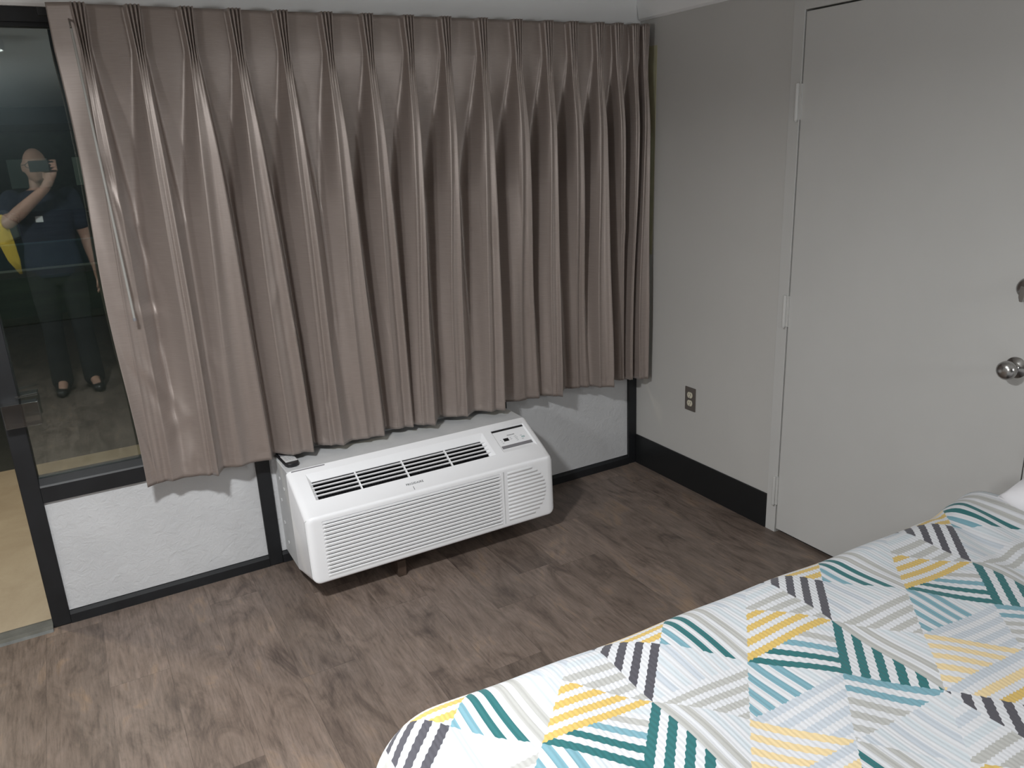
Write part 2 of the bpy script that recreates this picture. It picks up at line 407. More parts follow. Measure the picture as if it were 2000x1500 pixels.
# ------------------------------------------------------------------ window wall: black frame, glass, white infill panels
win = tag(empty('window_1', (0, 0, 0)), kind='structure')
FD = 0.07
MUL = [(-2.705, -2.645), (-1.914, -1.859), (-0.812, -0.762), (-0.052, -0.0012)]
for a, b in MUL:
    obj('mullion', B((a, b, 0, FD, 0, 2.105)), M_FRAME, win, bevel=0.003)
bays = [(-2.645, -1.914), (-1.859, -0.812), (-0.762, -0.052)]
for k, (a, b) in enumerate(bays):
    obj('head_rail', B((a, b, 0.004, FD, 2.062, 2.105), (a, b, 0.018, FD, 2.05, 2.062)), M_FRAME, win)
    bm = bmesh.new(); prism(bm, [(0.0, 0.488), (0.0, 0.546), (0.004, 0.552), (0.024, 0.572), (FD, 0.572), (FD, 0.488)], a, b, 'yz')
    obj('sill_rail', bm, M_FRAME, win)
    obj('window_pane', B((a, b, 0.036, 0.042, 0.5725, 2.0495)), M_GLASS, win)
    bm = bmesh.new(); prism(bm, [(-0.002, 0), (-0.002, 0.036), (0.012, 0.046), (FD, 0.046), (FD, 0)], a, b, 'yz')
    obj('bottom_rail', bm, M_FRAME, win)
    obj('infill_panel', B((a, b, 0.013, 0.05, 0.0485, 0.4875)), M_PANEL, win)
# open doorway to the left of the window
dr2 = tag(empty('door_2', (0, 0, 0)), kind='structure')
obj('doorway_frame', B((-3.66, -3.605, 0, FD, 0, 2.105), (-3.605, -2.7055, 0, FD, 2.062, 2.105)), M_FRAME, dr2, bevel=0.003)
bm = bmesh.new(); prism(bm, [(-0.028, 0), (-0.020, 0.008), (0.0, 0.012), (0.045, 0.012), (0.07, 0.004), (0.075, -0.03), (-0.028, -0.03)], -3.605, -2.7055, 'yz')
obj('threshold', bm, M_THRESH, dr2)

# clear acrylic box handle on the mullion beside the doorway
hd = tag(empty('acrylic_latch_box', (-2.675, 0, 0.79)), 'clear acrylic box shaped latch on the black mullion beside the open doorway', 'latch')
bm = B((-0.022, 0.085, -0.050, -0.046, 0.0, 0.082), (-0.022, -0.018, -0.046, -0.0005, 0.0, 0.082), (0.081, 0.085, -0.046, -0.018, 0.0, 0.082), (-0.018, 0.081, -0.046, -0.0005, 0.0, 0.004), (-0.018, 0.081, -0.046, -0.0005, 0.078, 0.082))
obj('clear_cover', bm, M_ACRYL, hd, bevel=0.001)
bm = bmesh.new(); tube(bm, [(0.022, -0.02, 0.098), (0.05, -0.024, 0.101), (0.088, -0.03, 0.104)], 0.004)
obj('pull_bar', bm, M_ACRYL, hd)

# ================================================================== CURTAIN
PLE = [-2.25, -2.096, -1.938, -1.789, -1.634, -1.478, -1.329, -1.171, -1.02, -0.864, -0.709, -0.565, -0.444, -0.313, -0.214, -0.124, -0.069]
HEM = [(-2.317, -0.103), ((-2.282, -0.085), (-2.228, -0.095), (-2.160, -0.082)), ((-2.105, -0.116), (-2.070, -0.146), (-2.025, -0.070)),
 ((-1.982, -0.100), (-1.870, -0.106), (-1.842, -0.030)), ((-1.786, -0.105), (-1.705, -0.125), (-1.668, -0.030)), ((-1.625, -0.090), (-1.582, -0.122), (-1.515, -0.080)),
 ((-1.478, -0.105), (-1.412, -0.126), (-1.362, -0.032)), ((-1.325, -0.075), (-1.266, -0.095), (-1.245, -0.060)), ((-1.222, -0.092), (-1.184, -0.130), (-1.095, -0.030)),
 ((-1.064, -0.085), (-1.022, -0.112), (-0.935, -0.055)), ((-0.904, -0.118), (-0.843, -0.142), (-0.765, -0.030)), ((-0.700, -0.062), (-0.640, -0.085), (-0.600, -0.050)),
 ((-0.568, -0.098), (-0.534, -0.130), (-0.420, -0.022)), ((-0.400, -0.060), (-0.360, -0.080), (-0.336, -0.070)), ((-0.318, -0.122), (-0.262, -0.160), (-0.175, -0.040)),
 ((-0.160, -0.085), (-0.148, -0.090), (-0.134, -0.045)), ((-0.124, -0.105), (-0.114, -0.110), (-0.098, -0.045)), ((-0.086, -0.125), (-0.046, -0.150), (-0.034, -0.130))]
def sstep(a, b, x):
    t = np.clip((x-a)/(b-a), 0, 1); return t*t*(3-2*t)
def build_curtain():
    zt, zb, ztack = 2.100, 0.500, 1.968
    rows = np.concatenate([np.linspace(zt, ztack, 12), np.linspace(ztack, zb, 110)[1:]])
    grid = []; arcs = None
    NP_ = 17
    GS = [0.02, 0.045, 0.075, 0.11, 0.15, 0.20, 0.26, 0.32, 0.38, 0.46, 0.54, 0.62, 0.70, 0.77, 0.83, 0.88, 0.92, 0.955, 0.98]
    for z in rows:
        s = max(0.0, (ztack - z)/(ztack - zb)); hz = max(0.0, (z-ztack)/(zt-ztack))
        wl = s                          # straight drift of the folds with height
        wp = 1-(1-s)**1.7               # how far the pleat has opened
        xs, ys = [], []
        # free left hem
        eb = HEM[0]; ex = -2.335 + (eb[0]+2.335)*s + 0.006*math.sin(9*s); ey = -0.118 + (eb[1]+0.118)*s
        A0x = lerpA = None
        fold = []
        for i, xc in enumerate(PLE):
            A, Bq, V = HEM[i+1]
            sp = min(PLE[min(i+1, 16)]-xc if i < 16 else 0.06, xc-PLE[i-1] if i else 0.1)
            fwid = min(0.0105, 0.15*sp) * (1.0 + 0.75*hz)
            cxl = xc + ((A[0]+Bq[0])/2 - xc)*wl
            half = fwid + ((Bq[0]-A[0])/2 - fwid)*wp
            fy = -0.142 - 0.020*sstep(0.0, 0.22, s); wy = sstep(0.12, 0.95, s)
            yA = fy + 0.004 + (A[1]-fy-0.004)*wy; yB = fy + (Bq[1]-fy)*wy
            fold.append((cxl-half, yA, cxl+half, yB, V))
        # left panel
        for k in range(14):
            f = k/13.0
            x = ex + (fold[0][0]-ex)*f; y = ey + (fold[0][1]-ey)*f
            y += 0.010*math.sin(math.pi*f)*s*(1-s)*2.0
            xs.append(x); ys.append(y)
        for i, (ax, ay, bx, by, V) in enumerate(fold):
            for k in range(NP_):
                f = k/(NP_-1.0)
                x = ax + (bx-ax)*f; y = ay + (by-ay)*f
                fing = math.cos(f*6*math.pi)          # three pinched fingers
                y += -0.011*fing*math.exp(-s*34.0) - 0.004
                y += 0.024*(1-abs(2*max(0.0, min(1.0, f*0.9+0.02))-1))**0.9*sstep(0.02, 0.30, s)*min(1, (bx-ax)/0.07)     # dished front of the opened fold
                y += 0.0048*math.sin(2*math.pi*(f*1.35+0.37*i)+1.3*s)*math.sin(math.pi*f)*sstep(0.18, 0.55, s)*min(1, (bx-ax)/0.06)
                xs.append(x); ys.append(y)
            if i == len(fold)-1: break
            nx, ny = fold[i+1][0], fold[i+1][1]
            phi = 0.90*max(0.0, 1-s/0.37)
            gap = nx-bx
            flat_y = -0.112 + 0.030*sstep(0.0, 0.35, s)
            vy = flat_y + (V[1]-flat_y)*sstep(0.0, 0.42, s)
            vy = min(-0.024, vy + (0.055 if i == 0 else 0.018)*math.sin(math.pi*min(1.0, s*1.02))**0.8)
            vx = bx + gap*0.36 + (V[0] - (HEM[i+1][1][0]+HEM[i+2][0][0])/2)*wl*0.8
            for g in GS:
                e = g/0.36 if g < 0.36 else (1-g)/0.64
                d = min(1.0, e/(1-phi))
                d = d + (d*d*(3-2*d)-d)*min(1.0, phi*3)
                front = by + (ny-by)*g
                y = front + (vy-front)*d
                y += -0.004*math.sin(math.pi*g)*math.exp(-((z-2.03)/0.06)**2)     # header swag between pleats
                y += 0.003*math.sin(2*math.pi*g+i)*math.exp(-((s-0.10)/0.07)**2)
                y += 0.0045*math.sin(3*math.pi*g+1.7*i)*math.sin(math.pi*g)*sstep(0.3, 0.7, s)*min(1, gap/0.07)
                x = bx + gap*g + (vx-(bx+gap*0.36))*e
                xs.append(x); ys.append(y)
        # turned back right hem
        bx, by = fold[-1][2], fold[-1][3]
        hx, hy = HEM[-1][2]
        for k in range(1, 7):
            f = k/6.0
            xs.append(bx + (0.030*(1-s)+0.012*s)*f*(1-0.35*s)); ys.append(by + (0.085)*f)
        grid.append(np.stack([np.array(xs), np.array(ys), np.full(len(xs), z)], 1))
    G = np.array(grid)
    # gentle smoothing across the folds and small irregularities
    for _ in range(1):
        G[:, 1:-1, 1] = 0.14*G[:, :-2, 1] + 0.72*G[:, 1:-1, 1] + 0.14*G[:, 2:, 1]
    R, N = G.shape[:2]
    sg = np.clip((ztack-G[:, :, 2])/(ztack-zb), 0, 1)
    colr = np.cumsum(rng.normal(0, 1, (N,))); colr = (colr-np.convolve(colr, np.ones(61)/61, 'same'))
    G[:, :, 1] += 0.0022*np.sin(2.1*np.pi*sg*2+colr[None, :]*0.15)*sg
    G[:, :, 0] += 0.0030*np.sin(7.0*sg+np.linspace(0, 40, N)[None, :])*sg
    # creases and dents of the loose left panel
    def dent(x0, z0, dx, dz, sx, sz, amp):
        a = (G[:, :, 0]-x0); c = (G[:, :, 2]-z0)
        L = math.hypot(dx, dz); u_ = (a*dx+c*dz)/L; v_ = (a*dz-c*dx)/L
        G[:, :, 1] += amp*np.exp(-(u_/sx)**2-(v_/sz)**2)
    dent(-2.205, 1.12, 1, -0.45, 0.06, 0.022, -0.007); dent(-2.20, 1.165, 1, -0.5, 0.06, 0.022, 0.004)
    dent(-2.21, 0.86, 0.55, -1, 0.12, 0.018, -0.008); dent(-2.240, 0.84, 0.55, -1, 0.12, 0.022, 0.008)
    dent(-2.17, 0.72, 1, 0.7, 0.07, 0.03, -0.007); dent(-2.22, 1.42, 0.25, -1, 0.16, 0.010, -0.008); dent(-2.20, 1.42, 0.25, -1, 0.16, 0.012, 0.009)
    dent(-2.285, 0.60, 0.15, -1, 0.10, 0.007, -0.006); dent(-2.15, 0.58, 0.3, 1, 0.06, 0.015, -0.007); dent(-2.19, 1.0, 0.2, 1, 0.05, 0.02, 0.008)
    for k in range(26):
        dent(rng.uniform(-2.1, -0.15), rng.uniform(0.55, 1.5), rng.uniform(-0.4, 0.4), 1, rng.uniform(0.05, 0.14), rng.uniform(0.010, 0.020), rng.choice([-1, 1])*0.004)
    G[:, :, 1] = np.minimum(G[:, :, 1], -0.022)
    # puckers along the hem stitching
    hm = np.exp(-((G[:, :, 2]-0.535)/0.010)**2)
    G[:, :, 1] += hm*(0.0015 + 0.0022*np.sin(np.cumsum(rng.uniform(0.2, 1.6, N)))[None, :])
    # UV by cloth length at the hem
    dl = np.sqrt(np.sum(np.diff(G[-1], axis=0)**2, axis=1)); arc = np.concatenate([[0], np.cumsum(dl)])
    me = bpy.data.meshes.new('curtain_fabric')
    verts = G.reshape(-1, 3)
    faces = [(r*N+c, r*N+c+1, (r+1)*N+c+1, (r+1)*N+c) for r in range(R-1) for c in range(N-1)]
    me.from_pydata(verts.tolist(), [], faces)
    uvl = me.uv_layers.new(name='UVMap')
    uvv = np.stack([np.tile(arc, R), np.repeat(G[:, 0, 2], N)], 1)
    li = np.empty(len(me.loops), dtype=np.int32); me.loops.foreach_get('vertex_index', li)
    uvl.data.foreach_set('uv', uvv[li].ravel())
    me.update()
    return me
cur = tag(empty('curtain', (-1.2, -0.12, 0.5)), 'taupe satin pinch pleat curtain hanging across the window above the air conditioner', 'curtain')
cf = link('fabric', build_curtain(), M_CURT, cur, smooth=True); cf.location = (1.2, 0.12, -0.5)
so = cf.modifiers.new('thick', 'SOLIDIFY'); so.thickness = 0.0016; so.offset = 0
bm = B((-2.36, -0.015, -0.085, -0.060, 2.068, 2.092)); tr_ = obj('traverse_rail', bm, M_FRAME, cur, bevel=0.003); tr_.location = (1.2, 0.12, -0.5)
for x in PLE: obj('carrier_hook', B((x-0.004, x+0.004, -0.118, -0.060, 2.058, 2.070)), M_FRAME, tr_)
bm = bmesh.new(); tube(bm, [(-2.281, -0.185, 2.02), (-2.275, -0.178, 1.8), (-2.2565, -0.168, 1.128)], 0.0042, 10)
wd = obj('draw_wand', bm, M_WAND, cur); wd.location = (1.2, 0.12, -0.5); wd['label'] = 'clear plastic draw wand'
bm = bmesh.new(); tube(bm, [(-2.2565, -0.168, 1.130), (-2.2563, -0.168, 1.120)], [0.006, 0.0055], 10)
obj('wand_tip', bm, M_GREYP, wd)
bm = bmesh.new(); tube(bm, [(-2.281, -0.185, 2.02), (-2.280, -0.15, 2.045), (-2.280, -0.09, 2.072)], 0.003, 8)
obj('wand_hook', bm, M_CHROME, wd)

# ================================================================== AIR CONDITIONER
AX = -1.842; AW = 1.06
ac = tag(empty('air_conditioner', (AX, 0, 0)), 'white through wall air conditioner with slatted front grille below the curtain', 'air conditioner')
P_S = Vector((0, -0.2, 0.475)); SD = Vector((0, -0.225, -0.115)).normalized(); SN = Vector((1, 0, 0)).cross(SD); SN = SN if SN.z > 0 else -SN
def SL(x, s, n=0.0):
    return Vector((x, 0, 0)) + P_S + SD*s + SN*n
# sleeve in the wall
obj('sleeve', B((0.004, AW-0.004, -0.195, 0.055, 0.05, 0.4715)), M_ACMETAL, ac, bevel=0.004)
for y, z in ((-0.06, 0.40), (-0.12, 0.375), (-0.045, 0.30), (-0.045, 0.2), (-0.07, 0.12)):
    obj('sleeve_screw', B((0.000, 0.004, y-0.006, y+0.006, z-0.006, z+0.006)), M_ACMETAL, ac, bevel=0.002)
# moulded front cover
def prof():
    L = 0.2357
    pts = [('s', v) for v in (0.0, 0.033, 0.168, L)]
    out = [SL(0, v) for _, v in pts]
    a0 = out[-1]; a1 = Vector((0, -0.4262, 0.352))
    c = Vector((0, -0.4262, 0.3705))
    for k in range(1, 5):
        f = k/5; out.append((1-f)**2*a0 + 2*f*(1-f)*c + f*f*a1)
    fr = [a1, Vector((0, -0.4265, 0.346)), Vector((0, -0.4275, 0.117)), Vector((0, -0.428, 0.108))]
    out += fr
    b1 = Vector((0, -0.416, 0.0955)); cc = Vector((0, -0.4285, 0.0980))
    for k in range(1, 5):
        f = k/4; out.append((1-f)**2*fr[-1] + 2*f*(1-f)*cc + f*f*b1)
    out.append(Vector((0, -0.2, 0.05)))
    return out
PR = prof()
iF = next(i for i, p_ in enumerate(PR) if abs(p_.z-0.346) < 1e-4)
cen = Vector((0, -0.25, 0.25))
def inset(i, d):
    p = PR[i]
    a = PR[max(i-1, 0)]; b = PR[min(i+1, len(PR)-1)]
    tn = (b-a).normalized(); n = Vector((0, -tn.z, tn.y))
    if n.dot(cen-p) < 0: n = -n
    q = p + n*d
    if 3 <= i <= iF: q += Vector((0, 0.75, -0.65))*d*1.5*(1-abs(i-(3+iF)/2)/((iF-3)/2+1.0))
    if i > iF: q.z += d*1.7*min(1.0, max(0.0, (-0.2-q.y)/0.15))
    if i in (0, len(PR)-1): q.y = -0.2
    return q
bm = bmesh.new(); RR = 0.030
xs = [(RR*(1-math.cos(a)), 0.015*(1-math.sin(a))) for a in np.linspace(0.0, math.pi/2, 6)]
bx = [0.066, 0.828, 0.866, 1.030]; fx_ = [0.058, 0.806]
st = xs + [(v, 0.0) for v in sorted(set(bx+fx_))] + [(AW-x, d) for x, d in xs[::-1]]
rings = [[bm.verts.new(inset(i, d)+Vector((x, 0, 0))) for i in range(len(PR))] for x, d in st]
iF = next(i for i, p_ in enumerate(PR) if abs(p_.z-0.346) < 1e-4)
for (xa, _), (xb, _), ra, rb in zip(st, st[1:], rings, rings[1:]):
    xm = (xa+xb)/2
    for i in range(len(PR)-1):
        if i == 1 and (0.066 < xm < 0.828 or 0.866 < xm < 1.030): continue
        if i == iF and 0.058 < xm < 0.806: continue
        bm.faces.new((ra[i], ra[i+1], rb[i+1], rb[i]))
bm.faces.new(rings[0]); bm.faces.new(rings[-1][::-1])
cov = obj('front_cover', bm, M_AC, ac, smooth=True)
cov.data.set_sharp_from_angle(angle=math.radians(40))
# discharge outlet: white sloping surround, dark cavity, white vanes
bm = bmesh.new()
def ringrect(x0, x1, s0, s1, n): return [bm.verts.new(SL(x, s, n)) for x, s in ((x0, s0), (x1, s0), (x1, s1), (x0, s1))]
r1 = ringrect(0.066, 0.828, 0.033, 0.168, 0.0); r2 = ringrect(0.080, 0.806, 0.066, 0.164, -0.014); r3 = ringrect(0.080, 0.806, 0.066, 0.164, -0.018)
for ra, rb in ((r1, r2), (r2, r3)):
    for k in range(4): bm.faces.new((ra[k], ra[(k+1) % 4], rb[(k+1) % 4], rb[k]))
obj('outlet_surround', bm, M_AC, ac)
bm = bmesh.new(); r3 = ringrect(0.080, 0.806, 0.066, 0.164, -0.0175); r4 = ringrect(0.080, 0.806, 0.066, 0.164, -0.09)
for k in range(4): bm.faces.new((r3[k], r3[(k+1) % 4], r4[(k+1) % 4], r4[k]))
bm.faces.new(r4)
cav = obj('outlet_cavity', bm, M_BLACKP, ac)
bm = bmesh.new()
Msl = Matrix.Translation(P_S) @ Matrix(((1, 0, 0, 0), (0, SD.y, SN.y, 0), (0, SD.z, SN.z, 0), (0, 0, 0, 1)))
for k in range(60):
    x = 0.09 + k*0.012; box(bm, x, x+0.003, 0.068, 0.110, -0.080, -0.075, Msl)
obj('cavity_fins', bm, M_BLACKP, cav)
bm = bmesh.new()
for s in (0.083, 0.103, 0.123, 0.143):
    box(bm, 0.074, 0.818, s-0.0021, s+0.0021, -0.011, -0.005, Msl)
for x in (0.249, 0.443, 0.633):
    box(bm, x-0.0028, x+0.0028, 0.068, 0.163, -0.014, -0.0065, Msl)
obj('outlet_grille', bm, M_AC, ac)
# cover seam slot and mark
bm = bmesh.new(); box(bm, 0.02, 0.15, 0.0035, 0.0085, -0.001, 0.0006, Msl); obj('seam_slot', bm, M_GREYP, ac)
bm = bmesh.new(); box(bm, 0.4335, 0.4352, 0.2185, 0.236, 0.0, 0.0005, Msl); obj('centre_mark', bm, M_INK, ac)
# control panel
cp = None
bm = bmesh.new(); r1 = ringrect(0.866, 1.030, 0.033, 0.168, 0.0); r2 = ringrect(0.872, 1.024, 0.036, 0.150, -0.006)
for k in range(4): bm.faces.new((r1[k], r1[(k+1) % 4], r2[(k+1) % 4], r2[k]))
bm.faces.new(r2)
cp = obj('control_panel', bm, M_AC, ac)
bm = bmesh.new(); box(bm, 0.870, 1.026, 0.034, 0.046, -0.0058, -0.0050, Msl); obj('panel_slot', bm, M_BLACKP, cp)
bm = bmesh.new(); box(bm, 0.875, 1.021, 0.130, 0.146, -0.0058, -0.0045, Msl); obj('grey_strip', bm, M_GREYP, cp)
bm = bmesh.new(); box(bm, 0.902, 0.926, 0.090, 0.106, -0.0058, -0.0048, Msl); obj('display', bm, M_BLACKP, cp)
for x, s, w in ((0.886, 0.094, 0.006), (0.888, 0.103, 0.006), (0.890, 0.113, 0.008), (0.934, 0.091, 0.008), (0.934, 0.099, 0.009), (0.956, 0.089, 0.012), (0.957, 0.097, 0.014), (0.958, 0.105, 0.010), (0.959, 0.113, 0.009), (0.985, 0.091, 0.010), (0.984, 0.112, 0.010)):
    bm = bmesh.new(); box(bm, x, x+w, s, s+0.0016, -0.0058, -0.0056, Msl); obj('button_marking', bm, M_PRINT, cp)
bm = bmesh.new()
for s in (0.098, 0.1025): box(bm, 0.988, 1.004, s, s+0.003, -0.0058, -0.0054, Msl)
obj('power_button', bm, simple('teal_print', (0.30, 0.45, 0.45), 0.5), cp)
def text_mesh(name, txt, size, mat, parent, M):
    cu = bpy.data.curves.new(name, 'FONT'); cu.body = txt; cu.size = size; cu.extrude = 0.0002; cu.align_x = 'CENTER'; cu.align_y = 'CENTER'
    cu.space_character = 1.08; cu.offset = size*0.006
    o = bpy.data.objects.new(name, cu); C.objects.link(o)
    me = bpy.data.meshes.new_from_object(o.evaluated_get(bpy.context.evaluated_depsgraph_get()))
    bpy.data.objects.remove(o); me.name = name; me.transform(M); me.materials.clear()
    return link(name, me, mat, parent)
Mtx = lambda x, s, n: Matrix.Translation(SL(x, s, n)) @ Matrix(((1, 0, 0, 0), (0, -SD.y, SN.y, 0), (0, -SD.z, SN.z, 0), (0, 0, 0, 1)))
text_mesh('brand_lettering', 'FRIGIDAIRE', 0.0135, M_INK, ac, Mtx(0.447, 0.2045, 0.0004))
text_mesh('panel_lettering', 'FRIGIDAIRE', 0.0066, M_INK, cp, Mtx(0.947, 0.0765, -0.0054))
# front intake grille with fourteen slats
bm = bmesh.new()
x0, x1 = 0.058, 0.806; zt, zb = 0.346, 0.117; n = 14
pitch = (zt-0.012-zb)/n
yF = -0.427
pf = [(yF, zt), (yF+0.006, zt), (yF+0.006, zt-0.004), (yF, zt-0.005), (yF, zt-0.012)]
z = zt-0.012
for k in range(n):
    pf += [(yF, z), (yF+0.008, z-0.0005), (yF+0.008, z-0.0030), (yF-0.0005, z-0.0036), (yF-0.0018, z-pitch*0.5), (yF, z-pitch+0.0002)]
    z -= pitch
pf += [(yF, zb)]
xa, xb = x0+0.008, x1-0.008
va = [bm.verts.new((xa, y, zz)) for y, zz in pf]; vb = [bm.verts.new((xb, y, zz)) for y, zz in pf]
for k in range(len(pf)-1): bm.faces.new((va[k], va[k+1], vb[k+1], vb[k]))
for xe, vv, xo in ((xa, va, x0), (xb, vb, x1)):
    wv = [bm.verts.new((xo, yF, zz)) for y, zz in pf]
    for k in range(len(pf)-1): bm.faces.new((vv[k], vv[k+1], wv[k+1], wv[k]))
gr = obj('intake_grille', bm, M_AC, ac)
bm = B(*[(xa+0.002, xb-0.002, yF+0.0010, yF+0.0082, zt-0.012-k*pitch-0.0031, zt-0.012-k*pitch-0.0005) for k in range(n)])
obj('slot_shade_strip', bm, M_BLACKP, gr)  # black strips fill the slots, painted shade between the slats
# raised ribs beside it, ends following an arc
bm = bmesh.new()
for k in range(13):
    zc = 0.338 - k*0.0172
    dz = (zc-0.232)/0.118
    xe = 0.900 + 0.115*math.sqrt(max(0.0, 1-dz*dz))
    nseg = 6
    prev = None
    for m in range(nseg+1):
        a = math.pi*m/nseg
        yy_ = -0.4272 - 0.0030*math.sin(a); zz = zc + 0.0060*math.cos(a)
        vv = (bm.verts.new((0.834, yy_, zz)), bm.verts.new((xe, yy_, zz)), bm.verts.new((xe+0.005, -0.4272, zc)))
        if prev:
            bm.faces.new((prev[0], vv[0], vv[1], prev[1])); bm.faces.new((prev[1], vv[1], vv[2]))
        prev = vv
obj('ribbed_panel', bm, M_AC, ac, smooth=True)
bm = B((0.8145, 0.8175, -0.4283, -0.4268, 0.117, 0.350)); obj('panel_joint', bm, M_ACMETAL, ac)
# wooden support under the unit
tag(obj('wooden_block', B((-1.498, -1.462, -0.385, -0.300, 0, 0.0675)), M_BLOCK, bevel=0.003), 'small dark wooden block on the floor propping the air conditioner', 'block')

# remote control lying on the left of the air conditioner
rc = tag(empty('remote_control', (-1.803, -0.082, 0.4725), math.radians(3)), 'slim remote control with pale keypad on the left end of air conditioner', 'remote control')
bm = bmesh.new(); prism(bm, [(-0.026, 0.074), (0.026, 0.074), (0.027, -0.055), (0.022, -0.071), (0.010, -0.078), (-0.010, -0.078), (-0.022, -0.071), (-0.027, -0.055)], 0.0, 0.016, 'xy')
obj('casing', bm, M_BLACKP, rc, bevel=0.003)
kp = obj('keypad', B((-0.0235, 0.0245, -0.053, 0.018, 0.0155, 0.0185)), simple('pale_keypad', (0.62, 0.62, 0.62), 0.45), rc, bevel=0.001)
obj('remote_screen', B((-0.021, 0.021, 0.024, 0.064, 0.0155, 0.0172)), M_GREYP, rc)
for rr in range(4):
    for cc_ in range(3):
        x = -0.017+cc_*0.0125; y = 0.010-rr*0.014
        obj('key', B((x, x+0.009, y-0.007, y, 0.0180, 0.0195)), simple('key_grey', (0.45, 0.45, 0.46), 0.5) if (rr, cc_) == (0, 0) else bpy.data.materials['key_grey'], kp)

# ================================================================== WALL OUTLET
ol = tag(empty('wall_outlet', (0, -0.402, 0.454)), 'brown metal outlet plate with two ivory sockets on right wall', 'outlet')
obj('cover_plate', B((-0.005, 0, -0.035, 0.035, -0.057, 0.057)), M_BRONZE, ol, bevel=0.003)
for dz in (0.0195, -0.0195):
    bm = bmesh.new()
    pts = []
    for k in range(28):
        a = 2*math.pi*k/28; y = 0.0172*math.cos(a); zq = 0.0172*math.sin(a); zq = max(-0.0142, min(0.0142, zq)); pts.append((y, zq+dz))
    prism(bm, pts, -0.0075, -0.004, 'yz'); rc_ = obj('socket', bm, M_IVORY, ol, bevel=0.0008)
    for y, hgt in ((-0.0062, 0.0042), (0.0062, 0.0034)):
        obj('slot', B((-0.0078, -0.0074, y-0.0011, y+0.0011, dz+0.003-hgt, dz+0.003+hgt)), M_INK, rc_)
    bm = bmesh.new(); lathe(bm, [(0.0022, 0.0074), (0.0022, 0.0078)], 12, Matrix.Translation((0, 0, dz-0.0085)) @ RX); obj('ground_hole', bm, M_INK, rc_)
bm = bmesh.new(); lathe(bm, [(0.003, 0.0045), (0.003, 0.006), (0.0015, 0.0068)], 14, RX.copy()); obj('plate_screw', bm, M_BRONZE, ol)

# ================================================================== BED
BROT = math.radians(-1.9); BX, BY = -2.066, -1.880      # nearest-to-window foot corner
LB, WB, HT = 2.03, 1.50, 0.622
bed = tag(empty('bed', (BX, BY, 0), BROT), 'bed with white mattress standing along the right wall under the striped quilt', 'bed')
IN = 0.045
obj('mattress', B((IN, LB-0.0, -WB+IN, -IN, 0.36, HT-0.014)), M_LINEN, bed, bevel=0.05, seg=4)
obj('box_spring', B((IN+0.02, LB-0.02, -WB+IN+0.02, -IN-0.02, 0.14, 0.358)), M_LINEN, bed, bevel=0.01)
for x in (IN+0.06, LB-0.1):
    for y in (-IN-0.1, -WB+IN+0.06):
        bm = bmesh.new(); lathe(bm, [(0.018, 0), (0.022, 0.02), (0.028, 0.139)], 16, Matrix.Translation((x, y, 0))); obj('leg', bm, M_BLACKP, bed)
def build_quilt():
    r = 0.092; D = 0.47; X1 = LB-0.30
    xi0, xi1 = r*0.35, X1; yi0, yi1 = -WB+r*0.35, -r*0.35   # flat top rectangle (local: foot x=0, window side y=0)
    rc = 0.07
    st = 0.0125
    aa = np.arange(xi0-D-0.1, xi1+1e-6, st); bb = np.arange(yi0-D-0.1, yi1+D+0.1+1e-6, st)
    Ag, Bg = np.meshgrid(aa, bb, indexing='ij')
    # signed distance to rounded rectangle (head end left open)
    qx = np.clip(Ag, xi0+rc, 1e9); qy = np.clip(Bg, yi0+rc, yi1-rc)
    dx, dy = Ag-qx, Bg-qy; L = np.hypot(dx, dy); d = np.maximum(L-rc, 0.0); d = np.minimum(d, D)
    nx = np.where(L > 1e-9, dx/np.maximum(L, 1e-9), 0); ny = np.where(L > 1e-9, dy/np.maximum(L, 1e-9), 0)
    Lc = np.minimum(L, rc)
    arc = r*math.pi/2
    th = np.minimum(d/r, math.pi/2)
    out = np.where(d < arc, r*np.sin(th), r); down = np.where(d < arc, r*(1-np.cos(th)), r+(d-arc))
    # soft drape folds on the sides
    per = Ag*ny*ny + Bg*nx*nx
    fl = np.clip((down-0.10)/0.35, 0, 1)
    out = out + fl*(0.014+0.016*np.sin(per*17+1.2*np.sin(per*5)))
    Xq = qx + nx*(Lc+out); Yq = qy + ny*(Lc+out); Zq = HT - down
    # slight unevenness and the rise towards the pillow
    top = np.clip(1-down/0.05, 0, 1)
    Zq += top*(0.004*np.sin(Ag*9+Bg*4)+0.003*np.sin(Ag*21-Bg*13)+0.0025*np.sin(Bg*27+Ag*6))
    Zq += (0.045*np.clip((Ag-1.55)/0.17, 0, 1)**1.6)*np.clip(1-down/0.3, 0, 1)
    Zq += top*0.010*np.exp(-((Ag-1.60-0.35*(Bg+0.1))/0.035)**2) - top*0.008*np.exp(-((Ag-1.54-0.35*(Bg+0.1))/0.03)**2)
    n0, n1 = Ag.shape
    me = bpy.data.meshes.new('quilt')
    idx = np.arange(n0*n1).reshape(n0, n1)
    fc = np.stack([idx[:-1, :-1], idx[1:, :-1], idx[1:, 1:], idx[:-1, 1:]], -1).reshape(-1, 4)
    # drop faces that collapse beyond the hem at the corners
    Lf = np.maximum(np.hypot(dx, dy)-rc, 0).reshape(-1); keep = (Lf[fc] <= D+0.02).all(1); fc = fc[keep]
    me.from_pydata(np.stack([Xq, Yq, Zq], -1).reshape(-1, 3).tolist(), [], fc.tolist())
    uvl = me.uv_layers.new(name='UVMap')
    # pattern origin: junction at local (U0, V0)
    U0, V0 = PAT
    uvv = np.stack([(Ag-U0).ravel(), (-(Bg)-V0).ravel()], 1)
    li = np.empty(len(me.loops), dtype=np.int32); me.loops.foreach_get('vertex_index', li)
    uvl.data.foreach_set('uv', uvv[li].ravel())
    me.update(); return me
cB, sB = math.cos(BROT), math.sin(BROT)
